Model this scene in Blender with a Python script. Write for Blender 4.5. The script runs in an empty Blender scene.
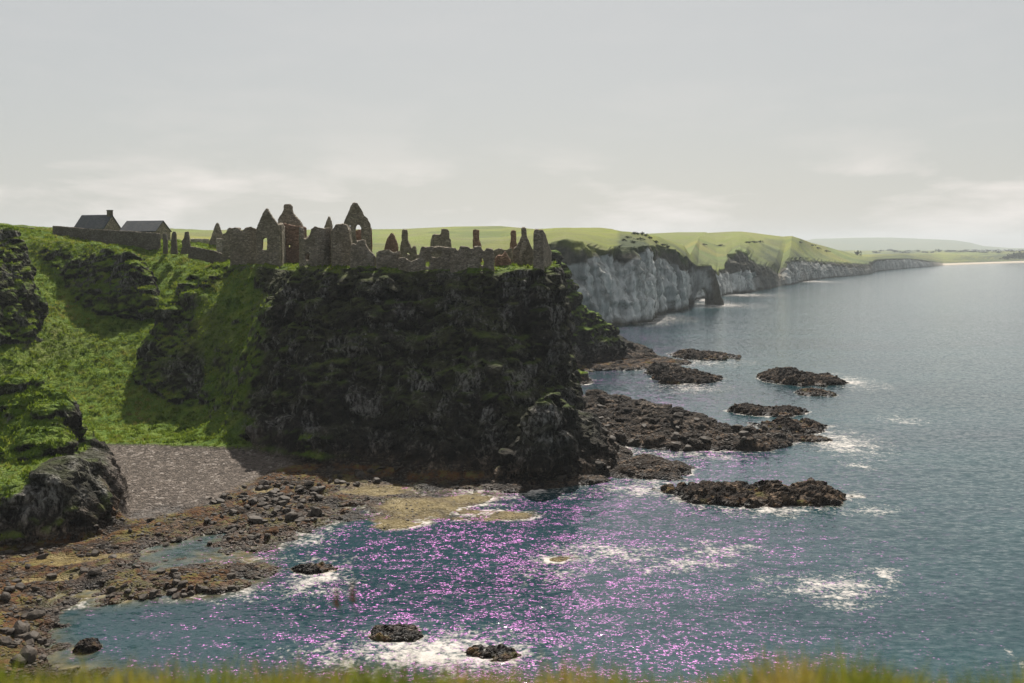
import bpy, bmesh, math, random
import numpy as np
from mathutils import Vector, Matrix
from mathutils.bvhtree import BVHTree

random.seed(7)
RNG = np.random.default_rng(11)
scene = bpy.context.scene
COL = scene.collection
R = math.radians

# ------------------------------------------------------------------ camera maths
W0, H0, FPX = 1024, 683, 995.0
EYE = np.array([0.0, 0.0, 40.0])
PITCH = math.atan((341.5 - 250.0) / FPX)
CP, SP = math.cos(PITCH), math.sin(PITCH)

def ray(px, py):
    a = (px - 512.0) / FPX
    b = (py - 341.5) / FPX
    return np.array([a, CP - b * SP, -SP - b * CP])

def G(px, py, z=0.0):
    """point of height z seen at a pixel"""
    d = ray(px, py)
    t = (z - EYE[2]) / d[2]
    return EYE + d * t

def D(px, py, dist):
    """point seen at a pixel at distance dist along +Y"""
    d = ray(px, py)
    return EYE + d * (dist / d[1])

# ------------------------------------------------------------------ noise
_tab = np.random.default_rng(5)
PERM = _tab.permutation(256).astype(np.int64)
PERM = np.concatenate([PERM, PERM, PERM])
GRAD = _tab.normal(size=(256, 3))
GRAD /= np.linalg.norm(GRAD, axis=1)[:, None]

def perlin(p):
    p = np.asarray(p, dtype=np.float64)
    out = np.empty(len(p))
    for s in range(0, len(p), 200000):
        q = p[s:s + 200000]
        i = np.floor(q).astype(np.int64)
        f = q - i
        i &= 255
        u = f * f * f * (f * (f * 6 - 15) + 10)
        r = 0
        for dx in (0, 1):
            wx = u[:, 0] if dx else 1 - u[:, 0]
            for dy in (0, 1):
                wy = u[:, 1] if dy else 1 - u[:, 1]
                for dz in (0, 1):
                    wz = u[:, 2] if dz else 1 - u[:, 2]
                    h = PERM[PERM[PERM[(i[:, 0] + dx) & 255] + ((i[:, 1] + dy) & 255)] + ((i[:, 2] + dz) & 255)]
                    g = GRAD[h]
                    r = r + wx * wy * wz * (g[:, 0] * (f[:, 0] - dx) + g[:, 1] * (f[:, 1] - dy) + g[:, 2] * (f[:, 2] - dz))
        out[s:s + 200000] = r * 1.5
    return out

def fbm(p, octaves=4, gain=0.5, lac=2.03):
    p = np.asarray(p, dtype=np.float64)
    a, r, n = 1.0, np.zeros(len(p)), 0.0
    for k in range(octaves):
        r += a * perlin(p + 17.3 * k)
        n += a
        a *= gain
        p = p * lac
    return r / n

def ridged(p, octaves=4, gain=0.55, lac=2.1):
    p = np.asarray(p, dtype=np.float64)
    a, r, n = 1.0, np.zeros(len(p)), 0.0
    for k in range(octaves):
        r += a * (1 - 2 * np.abs(perlin(p + 31.7 * k)))
        n += a
        a *= gain
        p = p * lac
    return r / n

def blocks(p, seed=0):
    """jointed-rock noise: one random value per irregular cell, and the gap to the next cell"""
    p = np.asarray(p, float)
    val = np.empty(len(p)); gap = np.empty(len(p))
    for s in range(0, len(p), 150000):
        q = p[s:s + 150000]
        i = np.floor(q).astype(np.int64)
        f1 = np.full(len(q), 9.0); f2 = np.full(len(q), 9.0); v = np.zeros(len(q))
        for dx in (-1, 0, 1):
            for dy in (-1, 0, 1):
                for dz in (-1, 0, 1):
                    c = i + np.array([dx, dy, dz])
                    h = PERM[PERM[PERM[(c[:, 0] + seed) & 255] + (c[:, 1] & 255)] + (c[:, 2] & 255)]
                    o = c + .5 + GRAD[h] * .42
                    d = ((q - o) ** 2).sum(1)
                    m = d < f1
                    f2 = np.where(m, f1, np.minimum(f2, d)); v = np.where(m, PERM[h + 5] / 255.0, v); f1 = np.where(m, d, f1)
        val[s:s + 150000] = v; gap[s:s + 150000] = np.sqrt(f2) - np.sqrt(f1)
    return val - .5, gap

def xyz(x, y, z=0.0):
    return np.stack([np.ravel(x), np.ravel(y), np.ravel(z) if np.ndim(z) else np.full(np.size(x), float(z))], 1)

def sstep(a, b, v):
    t = np.clip((v - a) / (b - a), 0, 1)
    return t * t * (3 - 2 * t)

# ------------------------------------------------------------------ polygons
def poly_dist(poly, x, y):
    """unsigned distance and inside flag for 2D polygon"""
    poly = np.asarray(poly, float)[:, :2]
    d2 = np.full(x.shape, 1e18)
    ins = np.zeros(x.shape, bool)
    n = len(poly)
    for i in range(n):
        ax, ay = poly[i]
        bx, by = poly[(i + 1) % n]
        ex, ey = bx - ax, by - ay
        t = np.clip(((x - ax) * ex + (y - ay) * ey) / (ex * ex + ey * ey + 1e-12), 0, 1)
        d2 = np.minimum(d2, (x - ax - t * ex) ** 2 + (y - ay - t * ey) ** 2)
        c = (ay > y) != (by > y)
        with np.errstate(divide='ignore', invalid='ignore'):
            xi = ax + (y - ay) * ex / (ey if ey != 0 else 1e-12)
        ins ^= c & (x < xi)
    return np.sqrt(d2), ins

def idw(pts, x, y, power=3):
    num = np.zeros(x.shape); den = np.zeros(x.shape)
    for p in pts:
        w = 1.0 / (((x - p[0]) ** 2 + (y - p[1]) ** 2) ** (power / 2) + 0.05)
        num += w * p[2]; den += w
    return num / den

def crag(h, x, y, top, base, prof, warp=1.6, wscale=7.0, zb=None):
    """raise h to a crag that has its rim on `top` and its foot on `base` (world points)"""
    q = xyz(x, y, 3.1) / wscale
    wx = fbm(q, 3).reshape(x.shape) * warp
    wy = fbm(q + 57.1, 3).reshape(x.shape) * warp
    xs, ys = x + wx, y + wy
    dt, it = poly_dist(top, xs, ys)
    db, ib = poly_dist(base, xs, ys)
    dt = np.where(it, 0, dt); db = np.where(ib, db, 0)
    t = dt / (dt + db + 1e-6)
    t = np.where(it, 0, t)
    t = np.where(ib | it, t, 1.0)
    zt = idw(top, x, y)
    lo = h if zb is None else np.maximum(h, zb)
    k = np.interp(t, [p[0] for p in prof], [p[1] for p in prof])
    return np.where(ib | it, np.maximum(h, lo + np.maximum(0, zt - lo) * k), h), (1 - t)

class Poly1:
    """scattered-data surface with a linear radial kernel"""
    def __init__(self, pts):
        P = np.asarray(pts, float)
        self.c = P[:, :2] / 50.0
        n = len(P)
        r = np.linalg.norm(self.c[:, None] - self.c[None], axis=2)
        A = np.zeros((n + 3, n + 3))
        A[:n, :n] = r ** 1.25 - 0.01 * np.eye(n)
        A[:n, n] = 1; A[:n, n + 1:] = self.c
        A[n, :n] = 1; A[n + 1:, :n] = self.c.T
        b = np.zeros(n + 3); b[:n] = P[:, 2]
        self.w = np.linalg.solve(A, b)
    def __call__(self, x, y):
        X = x.ravel() / 50.0; Y = y.ravel() / 50.0
        n = len(self.c)
        o = self.w[n] + self.w[n + 1] * X + self.w[n + 2] * Y
        for i in range(n):
            o = o + self.w[i] * ((X - self.c[i, 0]) ** 2 + (Y - self.c[i, 1]) ** 2) ** 0.625
        return o.reshape(x.shape)

# ------------------------------------------------------------------ meshes
def mesh_np(name, v, f, smooth=False):
    v = np.asarray(v, np.float32); f = np.asarray(f, np.int32)
    me = bpy.data.meshes.new(name)
    k = f.shape[1]
    me.vertices.add(len(v)); me.vertices.foreach_set('co', v.ravel())
    me.loops.add(f.size); me.loops.foreach_set('vertex_index', f.ravel())
    me.polygons.add(len(f))
    me.polygons.foreach_set('loop_start', np.arange(0, f.size, k, dtype=np.int32))
    try:
        me.polygons.foreach_set('loop_total', np.full(len(f), k, np.int32))
    except Exception:
        pass
    me.polygons.foreach_set('use_smooth', np.full(len(f), smooth))
    me.update(calc_edges=True)
    me.validate()
    return me

def link(name, me, mat=None, parent=None, **props):
    o = bpy.data.objects.new(name, me)
    COL.objects.link(o)
    if mat:
        if len(me.materials) == 0:
            me.materials.append(mat)
    if parent:
        o.parent = parent
    for k, v in props.items():
        o[k] = v
    return o

def empty(name, loc, label, cat, group=None):
    o = bpy.data.objects.new(name, None)
    COL.objects.link(o)
    o.location = loc
    o.empty_display_size = 0.5
    o['label'] = label; o['category'] = cat
    if group: o['group'] = group
    return o

def tag(o, label, cat, group=None):
    o['label'] = label; o['category'] = cat
    if group: o['group'] = group
    return o

def get_co(me):
    a = np.empty(len(me.vertices) * 3, np.float32)
    me.vertices.foreach_get('co', a)
    return a.reshape(-1, 3).astype(np.float64)

def get_no(me):
    a = np.empty(len(me.vertices) * 3, np.float32)
    me.vertex_normals.foreach_get('vector', a)
    return a.reshape(-1, 3).astype(np.float64)

def set_co(me, co):
    me.vertices.foreach_set('co', np.asarray(co, np.float32).ravel())
    me.update()

def set_attr(me, name, rgba):
    at = me.attributes.get(name) or me.attributes.new(name, 'FLOAT_COLOR', 'POINT')
    at.data.foreach_set('color', np.asarray(rgba, np.float32).ravel())

def voxel(me, size):
    o = bpy.data.objects.new('tmp', me); COL.objects.link(o)
    m = o.modifiers.new('r', 'REMESH'); m.mode = 'VOXEL'; m.voxel_size = size; m.adaptivity = 0.0
    dg = bpy.context.evaluated_depsgraph_get(); dg.update()
    r = bpy.data.meshes.new_from_object(o.evaluated_get(dg))
    bpy.data.objects.remove(o); bpy.data.meshes.remove(me)
    return r

def faces_np(me):
    n = len(me.polygons)
    lt = np.empty(n, np.int32); me.polygons.foreach_get('loop_total', lt)
    li = np.empty(len(me.loops), np.int32); me.loops.foreach_get('vertex_index', li)
    assert (lt == 4).all()
    return li.reshape(-1, 4)

def grid_faces(nx, ny):
    i = np.arange(nx * ny).reshape(ny, nx)
    return np.stack([i[:-1, :-1], i[:-1, 1:], i[1:, 1:], i[1:, :-1]], -1).reshape(-1, 4)

GRIDS = []      # (x0,y0,res,array) : every piece of land, for the sea's foam and for placing things

def sample(h, x0, y0, res, x, y, out=-9.0):
    ny, nx = h.shape
    u = (x - x0) / res; v = (y - y0) / res
    ok = (u >= 0) & (v >= 0) & (u < nx - 1.001) & (v < ny - 1.001)
    u = np.clip(u, 0, nx - 1.002); v = np.clip(v, 0, ny - 1.002)
    i = u.astype(int); j = v.astype(int); a = u - i; b = v - j
    r = (h[j, i] * (1 - a) + h[j, i + 1] * a) * (1 - b) + (h[j + 1, i] * (1 - a) + h[j + 1, i + 1] * a) * b
    return np.where(ok, r, out)

def land_height(x, y):
    r = np.full(np.shape(x), -9.0)
    for (h, x0, y0, res) in GRIDS:
        r = np.maximum(r, sample(h, x0, y0, res, x, y))
    return r

def heightfield_solid(name, h, x0, y0, res, bottom):
    ny, nx = h.shape
    xs = x0 + np.arange(nx) * res; ys = y0 + np.arange(ny) * res
    X, Y = np.meshgrid(xs, ys)
    n = nx * ny
    v = np.concatenate([xyz(X, Y, h), xyz(X, Y, bottom)])
    f = grid_faces(nx, ny)
    fb = f[:, ::-1] + n
    idx = np.arange(n).reshape(ny, nx)
    ring = np.concatenate([idx[0, :-1], idx[:-1, -1], idx[-1, :0:-1], idx[:0:-1, 0]])
    r2 = np.roll(ring, -1)
    side = np.stack([ring, ring + n, r2 + n, r2], 1)
    return mesh_np(name, v, np.concatenate([f, fb, side]))
SKY_STR = 0.05; VEIL = 0.72; VEIL_COL = (8.15, 8.1, 7.75, 1); CLOUD_COL = (12.8, 11.8, 11.1, 1); HAZE = 7.5e-5; EXPO = 0.55
# ------------------------------------------------------------------ materials
class NT:
    def __init__(self, name):
        self.m = bpy.data.materials.new(name)
        self.m.use_nodes = True
        self.t = self.m.node_tree
        self.t.nodes.clear()
        self.out = self.n('ShaderNodeOutputMaterial')
    def n(self, kind, **kw):
        nd = self.t.nodes.new(kind)
        for k, v in kw.items():
            setattr(nd, k, v)
        return nd
    def l(self, a, b):
        self.t.links.new(a, b)
    def pos(self, scale=(1, 1, 1)):
        g = self.n('ShaderNodeNewGeometry')
        m = self.n('ShaderNodeMapping'); m.inputs['Scale'].default_value = scale
        self.l(g.outputs['Position'], m.inputs['Vector'])
        return m.outputs['Vector']
    def obj(self, scale=(1, 1, 1)):
        g = self.n('ShaderNodeTexCoord')
        m = self.n('ShaderNodeMapping'); m.inputs['Scale'].default_value = scale
        self.l(g.outputs['Object'], m.inputs['Vector'])
        return m.outputs['Vector']
    def noise(self, vec, scale, detail=5, rough=0.6, dist=0.0):
        t = self.n('ShaderNodeTexNoise')
        t.inputs['Scale'].default_value = scale; t.inputs['Detail'].default_value = detail
        t.inputs['Roughness'].default_value = rough; t.inputs['Distortion'].default_value = dist
        self.l(vec, t.inputs['Vector'])
        return t.outputs['Fac']
    def voro(self, vec, scale, out='Distance', feature='F1', rand=1.0):
        t = self.n('ShaderNodeTexVoronoi'); t.feature = feature
        t.inputs['Scale'].default_value = scale; t.inputs['Randomness'].default_value = rand
        self.l(vec, t.inputs['Vector'])
        return t.outputs[out]
    def ramp(self, fac, stops):
        r = self.n('ShaderNodeValToRGB')
        e = r.color_ramp.elements
        while len(e) > 1: e.remove(e[-1])
        for i, (p, c) in enumerate(stops):
            if i == 0: el = e[0]; el.position = p
            else: el = e.new(p)
            if not isinstance(c, (tuple, list)): c = (c, c, c)
            el.color = (*c, 1)
        self.l(fac, r.inputs['Fac'])
        return r.outputs['Color']
    def mix(self, fac, a, b, blend='MIX'):
        m = self.n('ShaderNodeMix'); m.data_type = 'RGBA'; m.blend_type = blend
        m.clamp_factor = True
        for s, v in ((m.inputs[0], fac), (m.inputs[6], a), (m.inputs[7], b)):
            if isinstance(v, (int, float)): s.default_value = v
            elif isinstance(v, tuple): s.default_value = (*v, 1)
            else: self.l(v, s)
        return m.outputs[2]
    def math(self, op, a, b=0.0, clamp=False):
        m = self.n('ShaderNodeMath'); m.operation = op; m.use_clamp = clamp
        for s, v in ((m.inputs[0], a), (m.inputs[1], b)):
            if isinstance(v, (int, float)): s.default_value = v
            else: self.l(v, s)
        return m.outputs[0]
    def attr(self, name):
        a = self.n('ShaderNodeAttribute'); a.attribute_name = name
        s = self.n('ShaderNodeSeparateColor')
        self.l(a.outputs['Color'], s.inputs[0])
        return s.outputs[0], s.outputs[1], s.outputs[2], a.outputs['Alpha']
    def normal_z(self):
        g = self.n('ShaderNodeNewGeometry')
        s = self.n('ShaderNodeSeparateXYZ'); self.l(g.outputs['Normal'], s.inputs[0])
        return s.outputs[2]
    def height(self):
        g = self.n('ShaderNodeNewGeometry')
        s = self.n('ShaderNodeSeparateXYZ'); self.l(g.outputs['Position'], s.inputs[0])
        return s.outputs[2]
    def bump(self, h, strength=0.5, dist=0.1, normal=None):
        b = self.n('ShaderNodeBump')
        b.inputs['Strength'].default_value = strength; b.inputs['Distance'].default_value = dist
        self.l(h, b.inputs['Height'])
        if normal: self.l(normal, b.inputs['Normal'])
        return b.outputs['Normal']
    def pbr(self, color, rough=0.9, normal=None, spec=0.3):
        p = self.n('ShaderNodeBsdfPrincipled')
        for s, v in ((p.inputs['Base Color'], color), (p.inputs['Roughness'], rough)):
            if isinstance(v, tuple): s.default_value = (*v, 1)
            elif isinstance(v, (int, float)): s.default_value = v
            else: self.l(v, s)
        p.inputs['Specular IOR Level'].default_value = spec
        if normal: self.l(normal, p.inputs['Normal'])
        return p.outputs[0]
    def done(self, sh):
        self.l(sh, self.out.inputs['Surface'])
        return self.m

def mat_land():
    """basalt rock, turf, shingle and weed; the vertex colour 'mask' says which (R turf, G shingle, B weed/sand)"""
    k = NT('basalt_and_turf')
    p = k.pos()
    g, peb, sand, wet = k.attr('mask')
    n1 = k.noise(p, 0.09, 6, 0.65); n2 = k.noise(p, 0.6, 6, 0.7); n3 = k.noise(k.pos((1, 1, 0.35)), 1.7, 5, 0.7)
    rock = k.ramp(n2, [(0.3, (0.008, 0.007, 0.0058)), (0.5, (0.021, 0.018, 0.0145)), (0.63, (0.05, 0.042, 0.033)), (0.78, (0.14, 0.125, 0.1))])
    pale = k.ramp(k.noise(k.pos((1, 1, 0.6)), 0.17, 5, 0.75, 0.6), [(0.5, 0.0), (0.61, 1.0)])
    pale2 = k.math('MULTIPLY', pale, k.ramp(n3, [(0.42, 0.0), (0.6, 0.8)]))
    rock = k.mix(pale2, rock, (0.34, 0.32, 0.29))
    moss = k.math('MULTIPLY', k.ramp(k.normal_z(), [(0.05, 0.05), (0.55, 1.0)]), k.ramp(n1, [(0.38, 0.0), (0.58, 0.9)]))
    moss = k.math('MULTIPLY', moss, k.ramp(k.math('DIVIDE', k.height(), 40.0), [(0.1, 0.0), (0.3, 0.75), (0.7, 1.0)]))
    mossc = k.ramp(n3, [(0.3, (0.026, 0.031, 0.011)), (0.55, (0.055, 0.058, 0.02)), (0.75, (0.1, 0.09, 0.042))])
    rock = k.mix(moss, rock, mossc)
    low = k.ramp(k.math('DIVIDE', k.height(), 10.0), [(0.15, 1.0), (0.6, 0.0)])
    rock = k.mix(low, rock, k.mix(1.0, rock, (0.82, 0.6, 0.44), 'MULTIPLY'))
    # turf
    turf = k.ramp(k.noise(p, 0.35, 6, 0.7), [(0.3, (0.05, 0.1, 0.009)), (0.48, (0.105, 0.17, 0.016)), (0.62, (0.17, 0.215, 0.026)), (0.75, (0.23, 0.21, 0.05))])
    dry = k.ramp(k.noise(k.pos(), 0.05, 4, 0.6), [(0.5, 0.0), (0.66, 0.55)])
    turf = k.mix(dry, turf, (0.15, 0.15, 0.045))
    # shingle
    vc = k.voro(p, 1.5, 'Color'); sp = k.n('ShaderNodeSeparateColor'); k.l(vc, sp.inputs[0])
    vd = k.voro(p, 1.5, 'Distance')
    pebc = k.ramp(sp.outputs[0], [(0.0, (0.045, 0.035, 0.028)), (0.5, (0.1, 0.08, 0.064)), (0.85, (0.16, 0.13, 0.108)), (1.0, (0.27, 0.235, 0.205))])
    # weed and sand on the foreshore
    wn = k.noise(p, 0.3, 6, 0.72, 0.5)
    weed = k.ramp(wn, [(0.28, (0.02, 0.014, 0.008)), (0.42, (0.06, 0.036, 0.018)), (0.5, (0.12, 0.05, 0.018)), (0.57, (0.13, 0.115, 0.03)), (0.66, (0.09, 0.06, 0.03)), (0.8, (0.2, 0.15, 0.09))])
    weed = k.mix(k.math('MULTIPLY', k.math('SUBTRACT', sand, 0.5), 2.0, True), weed, k.ramp(wn, [(0.3, (0.07, 0.047, 0.01)), (0.5, (0.18, 0.13, 0.04)), (0.7, (0.31, 0.235, 0.1))]))
    sand_full = k.math('MULTIPLY', k.math('SUBTRACT', sand, 0.5), 2.0, True)
    sand = k.math('MULTIPLY', sand, 2.0, True)
    c = k.mix(peb, rock, pebc)
    c = k.mix(sand, c, weed)
    c = k.mix(k.math('ADD', g, k.math('MULTIPLY', k.math('SUBTRACT', n2, 0.5), k.math('MULTIPLY', g, 0.6)), True), c, turf)
    ro = k.math('SUBTRACT', 0.95, k.math('MULTIPLY', wet, 0.45))
    wet = k.math('MULTIPLY', wet, k.math('SUBTRACT', 1.0, k.math('MULTIPLY', sand_full, .75)))
    c = k.mix(wet, c, k.mix(0.55, c, (0.0, 0.0, 0.0)))
    h = k.math('ADD', k.math('MULTIPLY', n3, 0.7), k.math('MULTIPLY', k.noise(p, 4.0, 4, 0.7), 0.35))
    wv = k.n('ShaderNodeVectorMath'); wv.operation = 'ADD'
    wt = k.n('ShaderNodeTexNoise'); wt.inputs['Scale'].default_value = .5; k.l(p, wt.inputs['Vector'])
    k.l(k.pos((1, 1, .7)), wv.inputs[0]); k.l(wt.outputs['Color'], wv.inputs[1])
    j1 = k.ramp(k.voro(wv.outputs[0], 0.75, 'Distance', 'DISTANCE_TO_EDGE'), [(0.0, 0.0), (0.12, 1.0)])
    j2 = k.ramp(k.voro(wv.outputs[0], 2.0, 'Distance', 'DISTANCE_TO_EDGE'), [(0.0, 0.0), (0.15, 1.0)])
    h = k.math('ADD', h, k.math('MULTIPLY', k.math('ADD', j1, k.math('MULTIPLY', j2, .5)), k.math('MULTIPLY', k.math('SUBTRACT', 1.0, peb), .7)))
    h = k.math('SUBTRACT', h, k.math('MULTIPLY', k.math('MULTIPLY', peb, vd), 0.6))
    nb = k.bump(h, 0.8, 0.35)
    return k.done(k.pbr(c, ro, nb, 0.16))

def mat_coast():
    """chalk cliffs under turf; 'mask' R turf, G chalk, B dark scrub"""
    k = NT('chalk_and_pasture')
    p = k.pos()
    g, chalk, scrub, beach = k.attr('mask')
    n1 = k.noise(k.pos((1, 1, 0.25)), 0.035, 7, 0.7, 0.4); n2 = k.noise(k.pos((1, 1, 0.3)), 0.2, 6, 0.7)
    ck = k.ramp(n1, [(0.34, (0.2, 0.21, 0.2)), (0.45, (0.46, 0.47, 0.45)), (0.56, (0.68, 0.68, 0.64)), (0.7, (0.8, 0.79, 0.74))])
    ck = k.mix(k.ramp(n2, [(0.46, 0.0), (0.62, 0.75)]), ck, (0.15, 0.15, 0.13))
    ck = k.mix(k.ramp(k.noise(k.pos((1, 1, 0.07)), 0.075, 5, 0.65, .3), [(0.5, 0.0), (0.6, 0.7)]), ck, (0.17, 0.175, 0.16))
    bs = k.ramp(n2, [(0.3, (0.028, 0.028, 0.022)), (0.5, (0.065, 0.062, 0.045)), (0.7, (0.13, 0.12, 0.085))])
    c = k.mix(chalk, bs, ck)
    c = k.mix(beach, c, (0.55, 0.47, 0.37))
    f1 = k.voro(k.pos((1, 0.45, 0)), 0.006, 'Color'); s = k.n('ShaderNodeSeparateColor'); k.l(f1, s.inputs[0])
    fld = k.ramp(s.outputs[0], [(0.0, (0.13, 0.17, 0.022)), (0.4, (0.18, 0.2, 0.024)), (0.7, (0.23, 0.22, 0.03)), (1.0, (0.13, 0.19, 0.04))])
    fn = k.noise(k.pos(), 0.03, 7, 0.7)
    fld = k.mix(k.ramp(fn, [(0.42, 0.0), (0.64, 0.7)]), fld, (0.16, 0.15, 0.065))
    fld = k.mix(k.ramp(k.noise(k.pos(), 0.012, 5, 0.65), [(0.52, 0.0), (0.64, 0.6)]), fld, (0.075, 0.11, 0.028))
    sc = k.ramp(n2, [(0.3, (0.022, 0.034, 0.012)), (0.6, (0.05, 0.065, 0.02)), (0.75, (0.1, 0.1, 0.04))])
    fld = k.mix(scrub, fld, sc)
    c = k.mix(g, c, fld)
    nb = k.bump(n2, 0.7, 2.0)
    return k.done(k.pbr(c, 0.95, nb, 0.15))

def mat_stone(name='rubble_masonry', tone=(1, 1, 1), sc=1.0):
    k = NT(name)
    p = k.pos()
    v = k.voro(k.pos((1, 1, 1.7)), 2.3 * sc, 'Color'); s = k.n('ShaderNodeSeparateColor'); k.l(v, s.inputs[0])
    e = k.voro(k.pos((1, 1, 1.7)), 2.3 * sc, 'Distance', 'DISTANCE_TO_EDGE')
    c = k.ramp(s.outputs[0], [(0.0, (0.17, 0.148, 0.12)), (0.45, (0.26, 0.23, 0.19)), (0.8, (0.33, 0.29, 0.24)), (1.0, (0.43, 0.39, 0.335))])
    c = k.mix(k.ramp(k.noise(p, 0.35, 5, 0.7), [(0.45, 0.0), (0.65, 0.75)]), c, (0.15, 0.13, 0.09))
    c = k.mix(k.ramp(k.noise(k.pos((1, 1, 0.4)), 0.5, 5, 0.7), [(0.56, 0.0), (0.7, 0.6)]), c, (0.35, 0.33, 0.3))
    c = k.mix(k.ramp(e, [(0.0, 0.75), (0.05, 0.0)]), c, (0.055, 0.05, 0.044))
    c = k.mix(1.0, c, tone, 'MULTIPLY')
    h = k.math('ADD', k.ramp(e, [(0.0, 0.0), (0.12, 1.0)]), k.math('MULTIPLY', k.noise(p, 3.0, 4, 0.7), 0.6))
    return k.done(k.pbr(c, 0.95, k.bump(h, 0.8, 0.12), 0.2))

def mat_simple(name, lo, hi, scale=2.0, rough=0.9, bump=0.3, dist=0.05, spec=0.25, stretch=(1, 1, 1)):
    k = NT(name)
    n = k.noise(k.obj(stretch), scale, 5, 0.65)
    c = k.ramp(n, [(0.3, lo), (0.7, hi)])
    return k.done(k.pbr(c, rough, k.bump(n, bump, dist), spec))

def mat_grass(name, stops, trans=0.45):
    """blades; vertex colour 'tone' R picks the blade's own colour"""
    k = NT(name)
    r, g, b, a = k.attr('tone')
    c = k.ramp(r, stops)
    d = k.n('ShaderNodeBsdfDiffuse'); t = k.n('ShaderNodeBsdfTranslucent')
    k.l(c, d.inputs[0]); k.l(k.mix(0.35, c, (0.22, 0.26, 0.03)), t.inputs[0])
    m = k.n('ShaderNodeMixShader'); m.inputs[0].default_value = trans
    k.l(d.outputs[0], m.inputs[1]); k.l(t.outputs[0], m.inputs[2])
    return k.done(m.outputs[0])

def mat_slate():
    k = NT('roof_slate')
    b = k.n('ShaderNodeTexBrick')
    b.inputs['Scale'].default_value = 1.0
    b.inputs['Color1'].default_value = (0.05, 0.055, 0.062, 1); b.inputs['Color2'].default_value = (0.085, 0.09, 0.098, 1)
    b.inputs['Mortar'].default_value = (0.025, 0.027, 0.03, 1)
    b.inputs['Brick Width'].default_value = 0.5; b.inputs['Row Height'].default_value = 0.3; b.inputs['Mortar Size'].default_value = 0.02
    k.l(k.obj(), b.inputs['Vector'])
    c = k.mix(k.ramp(k.noise(k.obj(), 0.8, 5), [(0.5, 0.0), (0.7, 0.5)]), b.outputs[0], (0.11, 0.11, 0.09))
    return k.done(k.pbr(c, 0.7, k.bump(b.outputs[1], 0.4, 0.03), 0.35))

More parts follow.
